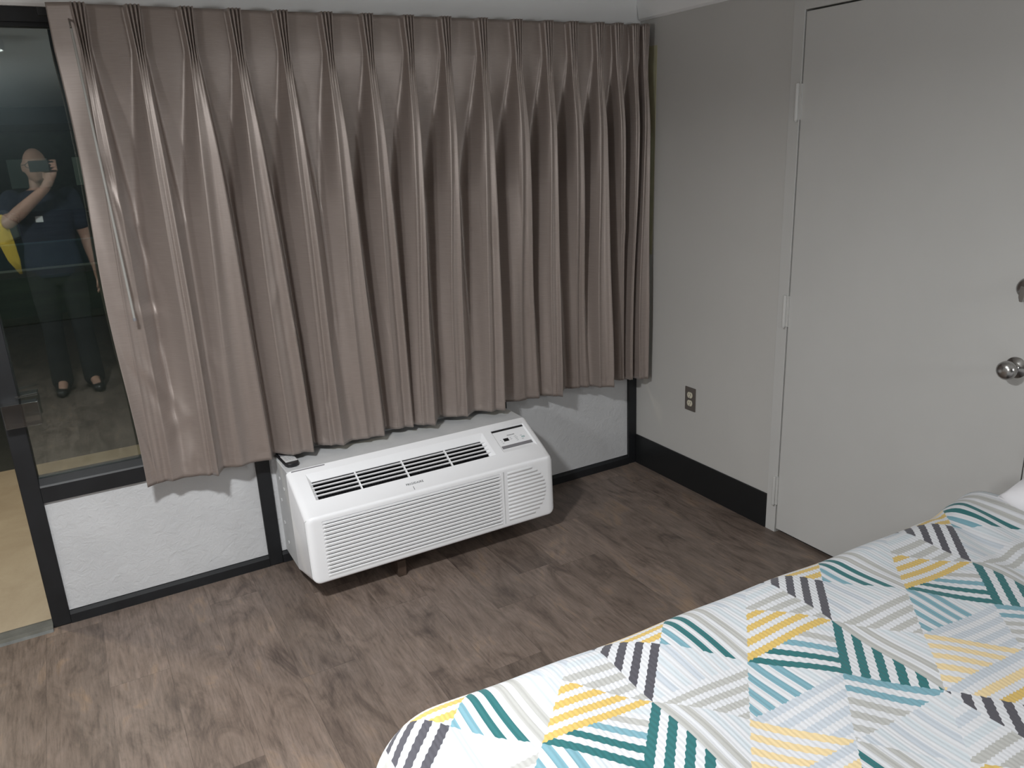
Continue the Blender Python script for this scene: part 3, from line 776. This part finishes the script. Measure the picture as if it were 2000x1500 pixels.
def to_bed(x, y): dx, dy = x-BX, y-BY; return (dx*cB+dy*sB, -dx*sB+dy*cB)
pj = to_bed(-1.611, -2.083); PAT = (pj[0], -pj[1])
q = link('quilt', build_quilt(), M_QUILT, None, smooth=True)
bmq = bmesh.new(); bmq.from_mesh(q.data); bmesh.ops.delete(bmq, geom=[v for v in bmq.verts if not v.link_faces], context='VERTS'); bmq.to_mesh(q.data); bmq.free()
q.location = (BX, BY, 0); q.rotation_euler = (0, 0, BROT)
so = q.modifiers.new('thick', 'SOLIDIFY'); so.thickness = 0.010; so.offset = -1
tag(q, 'white quilt with teal, gold and grey striped triangles spread over the bed', 'quilt')
def pillow(y0, y1, label):
    bm = bmesh.new(); n = 26; w, l, hgt = 0.37, (y1-y0), 0.075
    g = {}
    for sgn in (1, -1):
        for i in range(n+1):
            for j in range(n+1):
                u_, v_ = 2*i/n-1, 2*j/n-1
                e = max(0.0, (1-u_**4)*(1-v_**4))**0.55
                if sgn < 0 and (i in (0, n) or j in (0, n)): g[(sgn, i, j)] = g[(1, i, j)]; continue
                px = u_*w/2*(1-0.06*v_*v_); py = v_*l/2*(1-0.05*u_*u_)
                g[(sgn, i, j)] = bm.verts.new((px, py, sgn*hgt*e*(0.9 if sgn < 0 else 1)))
        for i in range(n):
            for j in range(n):
                f = [g[(sgn, i, j)], g[(sgn, i+1, j)], g[(sgn, i+1, j+1)], g[(sgn, i, j+1)]]
                bm.faces.new(f if sgn > 0 else f[::-1])
    o = obj('pillow', bm, M_LINEN, None, smooth=True)
    lx, ly = 1.868, (y0+y1)/2
    o.location = (BX+lx*cB-ly*sB, BY+lx*sB+ly*cB, HT-0.014+0.068); o.rotation_euler = (0, 0, BROT)
    return tag(o, label, 'pillow', None)
pillow(-0.70, -0.055, 'white pillow at the head of the bed nearer the connecting door')
pillow(-1.42, -0.76, 'white pillow at the head of the bed farther from the window')

# ================================================================== CEILING LAMP
cl = tag(empty('ceiling_lamp', (LAMP[0], LAMP[1], ZC)), 'round white flush ceiling lamp above the foot of the bed', 'lamp')
bm = bmesh.new(); lathe(bm, [(0.125, 0.0), (0.125, -0.044), (0.118, -0.048), (0.112, -0.044), (0.112, 0.0)], 40, cap=False); obj('lamp_rim', bm, M_WHITE, cl, smooth=True)
bm = bmesh.new(); lathe(bm, [(0.001, -0.030), (0.111, -0.030)], 40, cap=False); obj('lamp_diffuser', bm, emit('lamp_glow', (1.0, 0.97, 0.92), 12.0), cl)
rl = lamp('room_light', 'AREA', (0, 0, -0.040), ROOM_W, LCOL, 0.20, parent=cl)
rl.data.spread = math.radians(ROOM_SPREAD)
# added fill light in a shaded fitting on the left wall, out of frame
c2 = tag(empty('left_fill_lamp', (XL, -2.9, 1.60)), 'added fill light with white shade on the left wall opposite the connecting door', 'lamp')
obj('wall_plate', B((0, 0.02, -0.07, 0.07, -0.10, 0.10)), M_CHROME, c2, bevel=0.004)
bm = bmesh.new(); prism(bm, [(0.0205, -0.20), (0.10, -0.17), (0.13, 0.0), (0.10, 0.17), (0.0205, 0.20)], -0.16, 0.16, 'xy'); obj('lamp_shade', bm, emit('left_fill_glow', (1.0, 0.99, 0.97), 2.5), c2)
bl_ = lamp('left_fill_light', 'AREA', (0.16, 0, -0.02), LEFT_FILL_W, LCOL, 0.36, (0, math.radians(-90), 0), 'DISK', c2)

# added fill light in a bedside fitting on the right wall, out of frame
c3 = tag(empty('side_fill_lamp', (0, -3.85, 1.42)), 'added fill light with white shade on the right wall beyond the bed', 'lamp')
obj('wall_plate', B((-0.02, -0.0005, -0.05, 0.05, -0.09, 0.09)), M_CHROME, c3, bevel=0.004)
bm = bmesh.new(); tube(bm, [(-0.02, 0, 0), (-0.07, 0, -0.01), (-0.12, 0, 0.0), (-0.14, 0, 0.03)], 0.008); obj('arm', bm, M_CHROME, c3)
bm = bmesh.new(); lathe(bm, [(0.13, -0.09), (0.095, 0.11)], 32, Matrix.Translation((-0.17, 0, 0.05)), cap=False); obj('lamp_shade', bm, emit('side_fill_glow', (1.0, 0.98, 0.95), 2.0), c3, smooth=True)
l3 = lamp('side_fill_light', 'AREA', (-0.24, 0.14, 0.05), SIDE_FILL_W, LCOL, 0.24, (0, 0, 0), 'DISK', c3)
l3.rotation_euler = Vector((-0.25, 1.0, -0.13)).to_track_quat('-Z', 'Y').to_euler()

# ================================================================== PERSON (seen only as a reflection in the window)
M_SKIN = simple('skin', (0.46, 0.27, 0.20), 0.5, var=0.06, vscale=12)
M_SHIRT = simple('navy_cotton', (0.018, 0.024, 0.045), 0.85, bump=(300, 0.2, 0.001))
M_TROUS = simple('dark_trousers', (0.012, 0.012, 0.014), 0.85, bump=(300, 0.2, 0.001))
M_SHOE = simple('black_shoe', (0.015, 0.014, 0.014), 0.4)
M_YEL = simple('yellow_webbing', (0.62, 0.42, 0.03), 0.7, bump=(400, 0.2, 0.001))

def capsule(bm, p0, r0, p1, r1, n=16, m=5):
    """closed tapered limb segment with round ends; the pieces are fused into one surface by remesh()"""
    p0, p1 = Vector(p0), Vector(p1); t_ = (p1-p0).normalized()
    a = t_.cross(Vector((0.31, 0.22, 0.93))).normalized(); b = t_.cross(a); rings = []
    seq = [(p0, r0, -math.pi/2+math.pi/2*k/m) for k in range(m+1)] + [(p1, r1, math.pi/2*k/m) for k in range(m+1)]
    for c, r, an in seq:
        cc = c + t_*r*math.sin(an); rr = max(0.0008, r*math.cos(an))
        rings.append([bm.verts.new(cc + rr*(math.cos(2*math.pi*k/n)*a + math.sin(2*math.pi*k/n)*b)) for k in range(n)])
    for u_, v_ in zip(rings, rings[1:]):
        for k in range(n): bm.faces.new((u_[k], u_[(k+1) % n], v_[(k+1) % n], v_[k]))
    bm.faces.new(rings[0][::-1]); bm.faces.new(rings[-1])

def loft(bm, secs, n=28):
    """closed stack of ellipses (x, y, z, rx, ry)"""
    rings = [[bm.verts.new((x+rx*math.cos(2*math.pi*k/n), y+ry*math.sin(2*math.pi*k/n), z)) for k in range(n)] for x, y, z, rx, ry in secs]
    for u_, v_ in zip(rings, rings[1:]):
        for k in range(n): bm.faces.new((u_[k], u_[(k+1) % n], v_[(k+1) % n], v_[k]))
    bm.faces.new(rings[0][::-1]); bm.faces.new(rings[-1])

def limbs(bm, N, chains, grow=0.0):
    for ch in chains:
        for a, b in zip(ch, ch[1:]): capsule(bm, N[a][:3], N[a][3]+grow, N[b][:3], N[b][3]+grow)

def remesh(o, voxel, smooth=6):
    m = o.modifiers.new('unify', 'REMESH'); m.mode = 'VOXEL'; m.voxel_size = voxel; m.use_smooth_shade = True
    s_ = o.modifiers.new('soften', 'SMOOTH'); s_.iterations = smooth; s_.factor = 0.5

pn = tag(empty('person', (-2.50, -3.46, 0)), 'person in a navy short sleeved shirt and glasses raising a phone, reflected in the window', 'person')
def P(x, y, z, *r): return (x+2.50, y+3.46, z, *r)        # world -> person space
TOR = [(0, 0.0, 0.86, 0.150, 0.105), (0, 0.0, 0.93, 0.172, 0.120), (0, 0.0, 1.00, 0.166, 0.115), (0, 0.005, 1.10, 0.148, 0.105), (0, 0.01, 1.22, 0.165, 0.115), (0, 0.01, 1.32, 0.180, 0.122), (0, 0.0, 1.40, 0.175, 0.105), (0, -0.005, 1.445, 0.120, 0.075), (0, -0.008, 1.475, 0.065, 0.058)]
N = {'shl': P(-2.675, -3.46, 1.405, 0.062), 'bil': P(-2.695, -3.37, 1.335, 0.052), 'ell': P(-2.715, -3.275, 1.270, 0.043), 'frl': P(-2.635, -3.225, 1.335, 0.045), 'wrl': P(-2.462, -3.135, 1.478, 0.029), 'pml': P(-2.425, -3.108, 1.530, 0.030), 'knl': P(-2.392, -3.095, 1.575, 0.022), 'kn2': P(-2.425, -3.102, 1.580, 0.020),
     'shr': P(-2.325, -3.46, 1.405, 0.062), 'bir': P(-2.295, -3.478, 1.28, 0.052), 'elr': P(-2.262, -3.495, 1.125, 0.043), 'frr': P(-2.252, -3.465, 1.05, 0.045), 'wrr': P(-2.237, -3.415, 0.885, 0.028), 'pmr': P(-2.235, -3.415, 0.835, 0.028), 'knr': P(-2.236, -3.378, 0.805, 0.019), 'kr2': P(-2.236, -3.412, 0.800, 0.019),
     'hpl': P(-2.588, -3.46, 0.90, 0.088), 'tml': P(-2.592, -3.455, 0.70, 0.078), 'kel': P(-2.596, -3.445, 0.50, 0.056), 'cal': P(-2.60, -3.475, 0.37, 0.056), 'anl': P(-2.602, -3.49, 0.10, 0.038), 'tol': P(-2.615, -3.34, 0.045, 0.034),
     'hpr': P(-2.412, -3.46, 0.90, 0.088), 'tmr': P(-2.408, -3.455, 0.70, 0.078), 'ker': P(-2.404, -3.445, 0.50, 0.056), 'car': P(-2.40, -3.475, 0.37, 0.056), 'anr': P(-2.398, -3.49, 0.10, 0.038), 'tor': P(-2.385, -3.34, 0.045, 0.034),
     'nk0': P(-2.496, -3.468, 1.45, 0.060), 'nk1': P(-2.49, -3.452, 1.565, 0.056)}
ARML = ['shl', 'bil', 'ell', 'frl', 'wrl', 'pml', 'knl']; ARMR = ['shr', 'bir', 'elr', 'frr', 'wrr', 'pmr', 'knr']
LEGL = ['hpl', 'tml', 'kel', 'cal', 'anl', 'tol']; LEGR = ['hpr', 'tmr', 'ker', 'car', 'anr', 'tor']
bm = bmesh.new(); loft(bm, TOR)
limbs(bm, N, [ARML, ['pml', 'kn2', 'knl'], ARMR, ['pmr', 'kr2', 'knr'], LEGL, LEGR, ['nk0', 'nk1']])
# fingers: left hand closed round the end of the phone, right hand hanging relaxed
def finger(pts, r0_):
    tube(bm, [P(*p)[:3] for p in pts], [r0_, r0_*1.02, r0_*0.92, r0_*0.8, r0_*0.45][:len(pts)], 10)
for k, (dz, ln) in enumerate(((0.078, 0.9), (0.057, 1.0), (0.036, 0.95), (0.016, 0.78))):
    z = 1.585+dz*0.95
    finger([(-2.392+0.002*k, -3.092, 1.577+dz*0.35), (-2.366, -3.080-0.002*k, z-0.004), (-2.3665, -3.062, z), (-2.385-0.004*ln, -3.0545, z+0.001), (-2.385-0.022*ln, -3.0540, z+0.001)], 0.0085)
finger([(-2.425, -3.105, 1.53), (-2.452, -3.092, 1.555), (-2.450, -3.083, 1.585), (-2.440, -3.0805, 1.612), (-2.437, -3.0805, 1.622)], 0.0105)
for k, (dy, ln) in enumerate(((0.030, 0.070), (0.010, 0.080), (-0.010, 0.074), (-0.028, 0.058))):
    y = -3.395+dy
    finger([(-2.236, y, 0.800), (-2.238, y+0.004, 0.800-ln*0.45), (-2.247, y+0.006, 0.800-ln*0.75), (-2.258, y+0.006, 0.800-ln*0.98), (-2.262, y+0.006, 0.800-ln*1.06)], 0.0088)
finger([(-2.238, -3.375, 0.845), (-2.246, -3.352, 0.815), (-2.252, -3.343, 0.790), (-2.258, -3.340, 0.768), (-2.26, -3.339, 0.758)], 0.0105)
# head with brow, eye sockets, nose, mouth, chin and ears
HC = P(-2.49, -3.437, 1.628)[:3]
nu, nv = 48, 32; hv = []
for j in range(nv+1):
    th = math.pi*j/nv
    for i in range(nu):
        ph = 2*math.pi*i/nu
        x = math.sin(th)*math.cos(ph); y = math.sin(th)*math.sin(ph); z = math.cos(th)
        fx2 = 0.076*(1-0.16*max(0, -z)**1.3); fy = 0.098; fz = 0.119
        px, py, pz = x*fx2, y*fy, z*fz
        if y > 0:
            g = lambda cx, cz, sx_, sz_: math.exp(-((px-cx)/sx_)**2-((pz-cz)/sz_)**2)
            py += 0.024*g(0, -0.022, 0.010, 0.020)*y + 0.010*g(0, -0.004, 0.008, 0.022) - 0.011*(g(0.031, 0.006, 0.016, 0.011)+g(-0.031, 0.006, 0.016, 0.011)) + 0.006*(g(0.03, 0.027, 0.024, 0.008)+g(-0.03, 0.027, 0.024, 0.008))
            py += 0.007*g(0, -0.058, 0.022, 0.006)+0.006*g(0, -0.069, 0.018, 0.006)-0.004*g(0, -0.0635, 0.026, 0.003)+0.013*g(0, -0.098, 0.022, 0.014)
        hv.append(bm.verts.new((HC[0]+px, HC[1]+py, HC[2]+pz)))
for j in range(nv):
    for i in range(nu):
        a, b_, c_, d_ = j*nu+i, j*nu+(i+1) % nu, (j+1)*nu+(i+1) % nu, (j+1)*nu+i
        if j == 0: bm.faces.new((hv[a], hv[c_], hv[d_]))
        elif j == nv-1: bm.faces.new((hv[a], hv[b_], hv[d_]))
        else: bm.faces.new((hv[a], hv[b_], hv[c_], hv[d_]))
for sx_ in (-1, 1):
    ear = [(0.006, -0.030), (0.010, -0.022), (0.012, 0.0), (0.011, 0.018), (0.006, 0.030)]
    lathe(bm, [(max(0.003, r*1.5), h) for r, h in ear], 14, Matrix.Translation((HC[0]+sx_*0.077, HC[1]-0.008, HC[2]-0.006)) @ Matrix.Scale(0.55, 4, (1, 0, 0)))
bmesh.ops.delete(bm, geom=[v for v in bm.verts if not v.link_faces], context='VERTS')
body = obj('body', bm, M_SKIN, pn, smooth=True); remesh(body, 0.0055, 3)
# clothes
def between(a, b, f, r): return tuple(N[a][i]*(1-f)+N[b][i]*f for i in range(3))+(r,)
N['slf'] = between('bil', 'ell', 0.25, 0.056); N['srf'] = between('bir', 'elr', 0.30, 0.056)
N['cul'] = P(-2.606, -3.462, 0.085, 0.062); N['cur'] = P(-2.394, -3.462, 0.085, 0.062)
b2 = bmesh.new(); loft(b2, [(x, y, z, rx+0.014, ry+0.014) for x, y, z, rx, ry in TOR[:-1]] + [(0, -0.008, 1.468, 0.078, 0.070)])
limbs(b2, N, [['shl', 'bil', 'slf'], ['shr', 'bir', 'srf']], 0.013)
shirt = obj('shirt', b2, M_SHIRT, pn, smooth=True); remesh(shirt, 0.009, 3)
b2 = bmesh.new(); loft(b2, [(0, 0, 0.80, 0.10, 0.085), (0, 0, 0.88, 0.155, 0.118), (0, 0, 0.97, 0.172, 0.122)])
limbs(b2, N, [['hpl', 'tml', 'kel', 'cal', 'cul'], ['hpr', 'tmr', 'ker', 'car', 'cur']], 0.012)
trs = obj('trousers', b2, M_TROUS, pn, smooth=True); remesh(trs, 0.009, 3)
for sx_, xx in ((-1, -2.607), (1, -2.393)):
    b2 = bmesh.new(); prof_ = [(0.0, 0.040), (0.05, 0.042), (0.12, 0.044), (0.19, 0.046), (0.25, 0.038), (0.275, 0.018)]
    rings_ = []
    for yo, w in prof_:
        hh_ = 0.105 if yo < 0.13 else 0.105-(yo-0.13)*0.42
        rings_.append([b2.verts.new((xx+2.50+w*math.cos(a)+sx_*0.06*yo, -0.085+yo, max(0.0, hh_*0.5+hh_*0.5*math.sin(a)))) for a in np.linspace(0, 2*math.pi, 13)[:-1]])
    for ra, rb in zip(rings_, rings_[1:]):
        for k in range(12): b2.faces.new((ra[k], ra[(k+1) % 12], rb[(k+1) % 12], rb[k]))
    b2.faces.new(rings_[0]); b2.faces.new(rings_[-1]); obj('shoe', b2, M_SHOE, pn, smooth=True)
b2 = bmesh.new()
for sx_ in (-1, 1):
    tube(b2, [(HC[0]+sx_*0.034+0.024*math.cos(a), HC[1]+0.103-0.010*abs(math.cos(a)), HC[2]+0.006+0.017*math.sin(a)) for a in np.linspace(0, 2*math.pi, 21)], 0.0022, 6)
    tube(b2, [(HC[0]+sx_*0.058, HC[1]+0.092, HC[2]+0.010), (HC[0]+sx_*0.078, HC[1]+0.06, HC[2]+0.010), (HC[0]+sx_*0.080, HC[1]-0.005, HC[2]+0.006)], 0.002, 6)
tube(b2, [(HC[0]-0.011, HC[1]+0.101, HC[2]+0.008), (HC[0], HC[1]+0.106, HC[2]+0.012), (HC[0]+0.011, HC[1]+0.101, HC[2]+0.008)], 0.002, 6)
obj('glasses', b2, M_INK, pn)
bd = B((-2.555+2.5, -2.510+2.5, 0.141, 0.147, 1.255, 1.295)); obj('name_badge', bd, M_WHITE, shirt)
# phone held up in the left hand
ph = tag(empty('phone', (-2.452, -3.067, 1.5905)), 'black smartphone held up sideways in the reflected hand', 'phone')
b2 = B((-0.072, 0.078, -0.004, 0.004, 0.0, 0.072)); obj('phone_body', b2, M_BLACKP, ph, bevel=0.003)
b2 = bmesh.new(); lathe(b2, [(0.001, 0), (0.006, 0), (0.006, 0.0012), (0.001, 0.0014)], 20, Matrix.Translation((0.035, 0.0042, 0.0435)) @ Matrix.Rotation(math.radians(-90), 4, 'X')); obj('camera_lens', b2, M_INK, ph)
b2 = B((-0.069, 0.075, -0.0052, -0.0042, 0.003, 0.069)); obj('phone_screen', b2, M_BLACKP, ph)
# yellow strap hanging from the raised arm
b2 = bmesh.new()
tube_pts = [(-2.725, -3.30, 1.325), (-2.762, -3.282, 1.26), (-2.752, -3.275, 1.14), (-2.732, -3.27, 1.02), (-2.708, -3.27, 0.92)]
wd_ = [0.030, 0.040, 0.046, 0.036, 0.008]
rws = [[b2.verts.new((x+sx_*w, y+dy, z)) for sx_, dy in ((-1, 0), (1, 0.004), (1, 0.008), (-1, 0.004))] for (x, y, z), w in zip(tube_pts, wd_)]
for ra, rb in zip(rws, rws[1:]):
    for k in range(4): b2.faces.new((ra[k], ra[(k+1) % 4], rb[(k+1) % 4], rb[k]))
b2.faces.new(rws[0]); b2.faces.new(rws[-1])
tag(obj('yellow_strap', b2, M_YEL, smooth=True), 'bright yellow strap hanging from the raised arm in the window reflection', 'strap')

# ================================================================== OUTSIDE AT NIGHT
t = NT('outdoor_concrete'); co = t.coord('Object')
blot = t.noise(co, 2.6, 5, 0.6, 0.4); fine_ = t.noise(co, 60, 4, 0.6)
crack = t.ramp(t.noise(co, 6.0, 5, 0.7, 1.5), [(0.70, 0.0), (0.78, 1.0)])
base = t.ramp(blot, [(0.3, (0.34, 0.275, 0.195)), (0.55, (0.42, 0.355, 0.26)), (0.75, (0.47, 0.42, 0.33))])
base = t.mix(t.math('MULTIPLY', crack, 0.45), base, (0.13, 0.10, 0.07))
t.bsdf(base, 0.85, normal=t.bump(fine_, 0.3, 0.003)); M_CONC = t.m
M_ASPH = simple('asphalt', (0.040, 0.042, 0.038), 0.85, bump=(40, 0.4, 0.01), var=0.35, vscale=0.7)
M_GRASS = simple('night_lawn', (0.035, 0.055, 0.025), 0.9, bump=(50, 0.6, 0.02), var=0.4, vscale=1.2)
M_BLUEW = simple('blue_grey_masonry', (0.09, 0.16, 0.19), 0.8, bump=(30, 0.3, 0.01), var=0.15)
M_KERB = simple('pale_kerb', (0.32, 0.33, 0.28), 0.85, var=0.15)
M_STUC = simple('grey_green_stucco', (0.16, 0.19, 0.17), 0.85, var=0.12)
tag(obj('walkway', B((-9, 4, 0.1002, 2.0, -0.16, -0.02)), M_CONC), kind='structure')
tag(obj('parking_lot', B((-24, 14, 2.0, 12.4, -0.30, -0.15)), M_ASPH), kind='structure')
tag(obj('lawn', B((-24, 14, 7.6, 12.2, -0.15, -0.135)), M_GRASS), kind='structure')
tag(obj('kerb_strip', B((-24, 14, 12.4, 12.75, -0.30, -0.05)), M_KERB), kind='structure')
tag(obj('street', B((-40, 30, 13.1, 60, -0.30, -0.12)), M_ASPH), kind='structure')
tag(obj('garden_wall', B((-24, 14, 12.80, 13.05, -0.30, 0.36)), M_BLUEW, bevel=0.02), 'low blue grey masonry wall across the dark lot outside the window', 'wall')
tag(obj('walkway_roof', B((-9, 4, 0.1002, 2.3, 2.42, 2.52)), M_ACCENT), kind='structure')
# porch lamp on the walkway roof
pl = tag(empty('porch_lamp', (-3.7, 1.15, 2.42)), 'round porch lamp under the walkway roof outside the open doorway', 'lamp')
b2 = bmesh.new(); lathe(b2, [(0.12, 0.0), (0.12, -0.02), (0.11, -0.022), (0.11, 0.0)], 28, cap=False); obj('lamp_base', b2, M_FRAME, pl)
b2 = bmesh.new(); lathe(b2, [(0.108, -0.02), (0.10, -0.05), (0.06, -0.075), (0.001, -0.08)], 28, cap=False); obj('lamp_glass', b2, emit('porch_glow', (1.0, 0.84, 0.60), 3.0), pl, smooth=True)
lamp('porch_light', 'AREA', (0, 0, -0.09), 26.0, (1.0, 0.85, 0.62), 0.2, parent=pl)
# unseen pole lamp added to light the lot, out of frame to the left
sl = tag(empty('lot_fill_lamp', (-9.5, 11.6, -0.135)), 'tall grey pole lamp added to light the lot, on the lawn far left outside', 'lamp')
b2 = bmesh.new(); tube(b2, [(0, 0, 0), (0, 0, 3.0), (0, 0, 5.2), (0.3, 0, 5.6), (0.9, 0, 5.7)], [0.08, 0.065, 0.05, 0.045, 0.04], 14); obj('pole', b2, M_KERB, sl)
b2 = B((0.75, 1.25, -0.1, 0.1, 5.66, 5.76)); obj('lamp_head', b2, M_FRAME, sl, bevel=0.02)
lamp('lot_fill_light', 'POINT', (1.0, 0, 5.55), 420.0, (0.86, 1.0, 0.92), 0.12, parent=sl)
# parked cars beyond the wall
M_CARW = simple('pale_car_paint', (0.50, 0.53, 0.52), 0.25, **{'Coat Weight': 0.5}); M_CARD = simple('dark_car_paint', (0.04, 0.05, 0.06), 0.25, **{'Coat Weight': 0.5})
M_CGL = simple('car_glass', (0.01, 0.014, 0.016), 0.08); M_TYRE = simple('tyre_rubber', (0.012, 0.012, 0.012), 0.8)
def car(x, y, mat, label, flip=1):
    r_ = tag(empty('car', (x, y, -0.12)), label, 'car', None)
    low = [(-2.2, 0.30), (-2.22, 0.55), (-2.1, 0.86), (-1.3, 0.96), (1.0, 0.94), (1.95, 0.82), (2.2, 0.62), (2.22, 0.32), (1.85, 0.22), (-1.9, 0.22)]
    b2 = bmesh.new(); prism(b2, [(a*flip, h) for a, h in low], -0.88, 0.88, 'xz'); obj('car_body', b2, mat, r_, bevel=0.07, seg=3)
    cab = [(-1.55, 0.93), (-0.95, 1.38), (-0.4, 1.46), (0.25, 1.42), (1.05, 0.93)]
    b2 = bmesh.new(); v0 = [b2.verts.new((a*flip, -0.80+0.22*(h-0.93)/0.5, h)) for a, h in cab]; v1 = [b2.verts.new((a*flip, 0.80-0.22*(h-0.93)/0.5, h)) for a, h in cab]
    for k in range(5): b2.faces.new((v0[k], v0[(k+1) % 5], v1[(k+1) % 5], v1[k]))
    b2.faces.new(v0[::-1]); b2.faces.new(v1); obj('car_cabin', b2, mat, r_, bevel=0.05, seg=3)
    for wx in ([(-1.3, 0.97), (-0.90, 1.33), (-0.38, 1.38), (-0.36, 0.97)], [(-0.28, 0.97), (-0.28, 1.38), (0.22, 1.35), (0.85, 0.97)]):
        for sy in (-1, 1):
            b2 = bmesh.new()
            va_ = [b2.verts.new((a*flip, sy*(0.805-0.22*(h-0.93)/0.5), h)) for a, h in wx]; vb_ = [b2.verts.new((a*flip, sy*(0.790-0.22*(h-0.93)/0.5), h)) for a, h in wx]
            b2.faces.new(va_); b2.faces.new(vb_[::-1])
            for k in range(4): b2.faces.new((va_[k], va_[(k+1) % 4], vb_[(k+1) % 4], vb_[k]))
            obj('side_window', b2, M_CGL, r_)
    for wx in (-1.38, 1.38):
        for sy in (-1, 1):
            b2 = bmesh.new(); lathe(b2, [(0.16, -0.10), (0.29, -0.10), (0.32, -0.06), (0.32, 0.06), (0.29, 0.10), (0.16, 0.10)], 28, Matrix.Translation((wx*flip, sy*0.80, 0.32)) @ Matrix.Rotation(math.radians(90), 4, 'X'))
            w_ = obj('wheel', b2, M_TYRE, r_, smooth=True)
            b2 = bmesh.new(); lathe(b2, [(0.001, 0), (0.17, 0), (0.18, 0.01), (0.001, 0.02)], 20, Matrix.Translation((wx*flip, sy*0.90, 0.32)) @ Matrix.Rotation(math.radians(90)*(1 if sy < 0 else -1), 4, 'X')); obj('hubcap', b2, M_CHROME, w_)
    for sy in (-0.6, 0.6):
        obj('headlamp', B((2.12*flip, 2.20*flip, sy-0.16, sy+0.16, 0.60, 0.72)) if flip > 0 else B((-2.20, -2.12, sy-0.16, sy+0.16, 0.60, 0.72)), M_CGL, r_, bevel=0.01)
car(-5.35, 17.2, M_CARW, 'pale parked car at the left beyond the low wall outside', 1)
car(0.35, 16.6, M_CARD, 'dark parked car beyond the low wall outside, right of the pale one', -1)
# long low building across the street with dim lit windows
bl = tag(empty('building', (-6, 34, -0.12)), 'long low building with a row of dim lit windows across the street', 'building')
obj('wall', B((-16, 16, 0, 6, 0, 3.0)), M_STUC, bl); obj('roof', B((-16.4, 16.4, -0.6, 6.4, 3.0, 3.25)), M_DARK, bl)
glow = [emit('window_glow_%d' % k, c, s_) for k, (c, s_) in enumerate((((0.75, 1.0, 0.80), 0.035), ((0.8, 0.95, 0.75), 0.02), ((0.6, 0.85, 0.75), 0.028)))]
for k in range(14):
    x = -14.6 + k*2.1 + rng.uniform(-0.2, 0.2)
    wf = obj('window', B((x, x+1.5, -0.04, 0.02, 0.85, 2.05)), M_STUC, bl)
    obj('pane', B((x+0.06, x+1.44, -0.06, -0.041, 0.91, 1.99)), glow[k % 3], wf)
